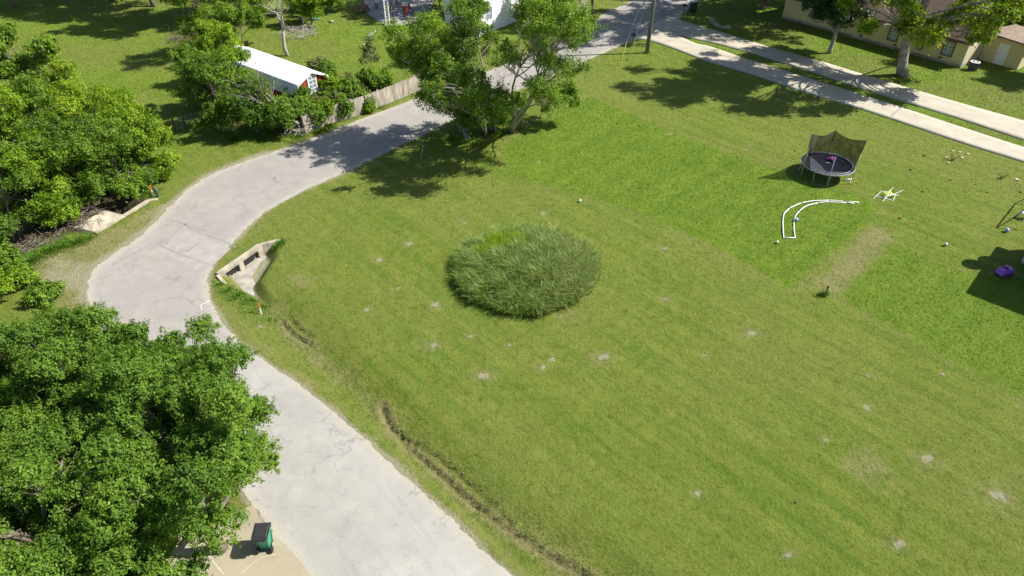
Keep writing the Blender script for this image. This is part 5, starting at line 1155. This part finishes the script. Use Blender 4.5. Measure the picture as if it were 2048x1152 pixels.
# ------------------------------------------------------------------ patio corner at the top
M_pav = mat('patio_slabs', (.30, .28, .27), .9, .25, 1.2, .3); P = pts2([(735, 28), (772, 52), (820, 50), (850, 44), (880, -25), (720, -25)]); mb = MB(); mb.prism(P, -.05, .05); o = mb.build('patio', M_pav); tag(o, 'grey paved patio', kind='structure')
g = G(776, 49); root = empty('trellis_post', 'white upright lattice post at the patio corner', 'post', (g.x, g.y, .05), .5)
for s in (-1, 1): MB().box((s*.22, 0, 1.7), (.13, .12, 3.4)).build('post', M_wt, root)
mb = MB()
for k in range(11): mb.box((0, 0, .25+.3*k), (.32, .03, .05), (0, .5 if k % 2 else -.5, 0))
mb.build('lattice', M_wt, root)
g = G(786, 46); root = empty('basketball_hoop', 'portable basketball hoop with black base on the patio', 'basketball hoop', (g.x, g.y, .05), -.4)
MB().box((0, 0, .1), (.75, 1.0, .2), taper=.75).build('base', M_kp, root, bevel=.02); MB().tube([(0, .2, .15), (0, .15, 1.8), (0, -.1, 3.2)], .045, 8).build('pole', M_kp, root, True)
MB().box((0, -.2, 3.2), (1.1, .05, .75)).build('backboard', mat('grey_board', (.5, .5, .5), .4, .1, 3), root); MB().tube([(.22*math.cos(k*.524), -.47+.22*math.sin(k*.524), 2.95) for k in range(13)], .012, 5).build('rim', M_or, root)
def patio_chair(px, py, m, label, rz):
    g = G(px, py, .05); root = empty('patio_chair', label, 'chair', tuple(g), rz, 'patio chairs'); MB().box((0, 0, .44), (.5, .5, .05)).build('seat', m, root, bevel=.01); MB().box((0, .25, .78), (.5, .05, .62), (-.15, 0, 0)).build('backrest', m, root, bevel=.01)
    for sx in (-1, 1):
        for sy in (-1, 1): MB().box((sx*.21, sy*.21, .21), (.05, .05, .42)).build('leg', m, root)
M_rp = mat('red_paint', (.30, .03, .03), .5, .15, 4)
patio_chair(812, 32, M_rp, 'dark red chair at the right side of the patio', .4); patio_chair(798, 14, M_rp, 'red chair near the top edge behind the hoop', 2.2); patio_chair(823, 26, M_rp, 'red chair half hidden by the bright elm crown', 1.2)
g = G(779, 22, .05); o = blob('yellow_basket', 'yellow rounded planter on the patio', 'planter', g, [(0, 0, .35, .36, 1, 1, .9)], mat('dull_yellow', (.42, .36, .10), .7, .3, 6))
g = G(754, 16, .05); root = empty('dust_bin', 'small grey round bin at the top edge of the patio', 'bin', tuple(g)); MB().lathe([(.24, 0), (.28, .7), (.29, .72)], 16).build('body', M_gal, root, True); MB().lathe([(.31, .722), (.3, .76), (.05, .82)], 16).build('lid', M_gal, root, True)
# log pile
g = G(727, 24); mb = MB(); rs = random.Random(3)
for r in range(4):
    for k in range(7-r): mb.tube([(-.9+.28*k+.14*r+rs.gauss(0, .02), -.45+rs.gauss(0, .05), .14+.24*r), (-.9+.28*k+.14*r, .45, .14+.24*r)], .12*rs.uniform(.85, 1.1), 9)
o = mb.build('log_pile', mat('cut_logs', (.24, .17, .11), .9, .4, 3, .5)); o.location = (g.x, g.y, 0); o.rotation_euler = (0, 0, .5); tag(o, 'stack of brown firewood logs left of the patio', 'log pile')
# planks and odds in the yard
def plank(px0, px1, m, label, wd=.16, name='plank'):
    a, b = G(*px0), G(*px1); c = (a+b)/2; o = MB().box((0, 0, .05), ((b-a).length, wd, .05)).build(name, m, bevel=.006); o.location = (c.x, c.y, 0.02); o.rotation_euler = (0, 0, math.atan2(b.y-a.y, b.x-a.x)); tag(o, label, 'plank', 'boards on the yard lawn')
plank((727, 91), (741, 77), mat('new_board', (.70, .58, .38), .8, .1, 3), 'pale new board lying on the sunny yard lawn'); plank((735, 74), (749, 64), M_gal, 'grey board lying at the edge of the patio shade'); plank((740, 72), (752, 62), M_gal, 'grey board beside the other one, nearer the patio')
g = G(604, 42); root = empty('toy_slide', 'small orange and white slide leaning by the brush pile', 'slide', (g.x, g.y, 0), 2.2); MB().box((0, 0, .45), (1.5, .4, .05), (0, .5, 0)).build('chute', M_or, root, bevel=.01); MB().box((.62, 0, .1), (.3, .42, .06)).build('foot', M_wt, root, bevel=.01); MB().box((-.55, 0, .4), (.06, .36, .8)).build('ladder', M_wt, root)
g = G(396, 92); root = empty('yellow_slide', 'yellow plastic slide under the trees at the yard edge', 'slide', (g.x, g.y, 0), -.7); M_yl = mat('yellow_slide', (.72, .50, .02), .45, .1, 3); MB().box((0, 0, .5), (2.0, .45, .05), (0, .42, 0)).box((0, .23, .55), (2.0, .04, .14), (0, .42, 0)).box((0, -.23, .55), (2.0, .04, .14), (0, .42, 0)).build('chute', M_yl, root, bevel=.01); MB().box((-.9, 0, .5), (.08, .5, 1.0)).build('ladder', mat('grey_blue_plastic', (.2, .23, .3), .5, .1, 3), root)
twig_pile('junk_heap', 'dark heap of branches beside the yellow slide', 'heap', (368, 80), 160, 1.7, 1.1, 8, M_bark)
g = G(634, 141); blob('tarp_heap', 'crumpled grey tarpaulin heap at the right of the shed roof', 'tarpaulin', g, [(0, 0, .3, .6, 1.2, .8, .6), (.6, .3, .25, .4, 1.2, .9, .6), (-.5, .2, .22, .4, 1, 1.1, .6)], mat('grey_tarp', (.32, .33, .38), .6, .25, 5))
g = G(628, 40); blob('teal_tarp', 'small teal tarpaulin under the low bright tree', 'tarpaulin', g, [(0, 0, .15, .5, 1.4, .7, .3), (.5, .1, .12, .3, 1, 1, .4)], mat('teal_tarp', (.06, .22, .20), .6, .3, 5))
g = G(663, 45); blob('white_rock', 'single pale rock on the lawn left of the patio shade', 'rock', g, [(0, 0, .12, .24, 1.2, .9, .6)], M_culv)
# stone edging by the driveway
rs = random.Random(8)
for i, (x, y) in enumerate(((1421, 40), (1424, 45), (1428, 50), (1434, 53), (1441, 56), (1448, 57), (1455, 57))):
    g = G(x, y); r = rs.uniform(.26, .38); blob('edging_stone', ['grey stone at the far end of the edging by the driveway', 'second grey stone from the far end of the edging', 'third grey stone of the edging', 'middle grey stone of the edging', 'third grey stone from the near end of the edging', 'second grey stone from the near end of the edging', 'grey stone at the right end of the edging'][i], 'stone', g, [(0, 0, .12, r, 1.2, .9, .7)], M_culv)['group'] = 'grey edging stones by the driveway'
# road sign post? thin stake at the lawn edge by the elms
g = G(845, 316); o = MB().box((0, 0, .55), (.05, .05, 1.1), (0, .25, .5)).build('thin_stake', M_gal); o.location = (g.x, g.y, 0); tag(o, 'thin leaning grey stake in the shade at the lawn edge', 'stake')
# overhead service wires seen as a pair of shadow lines
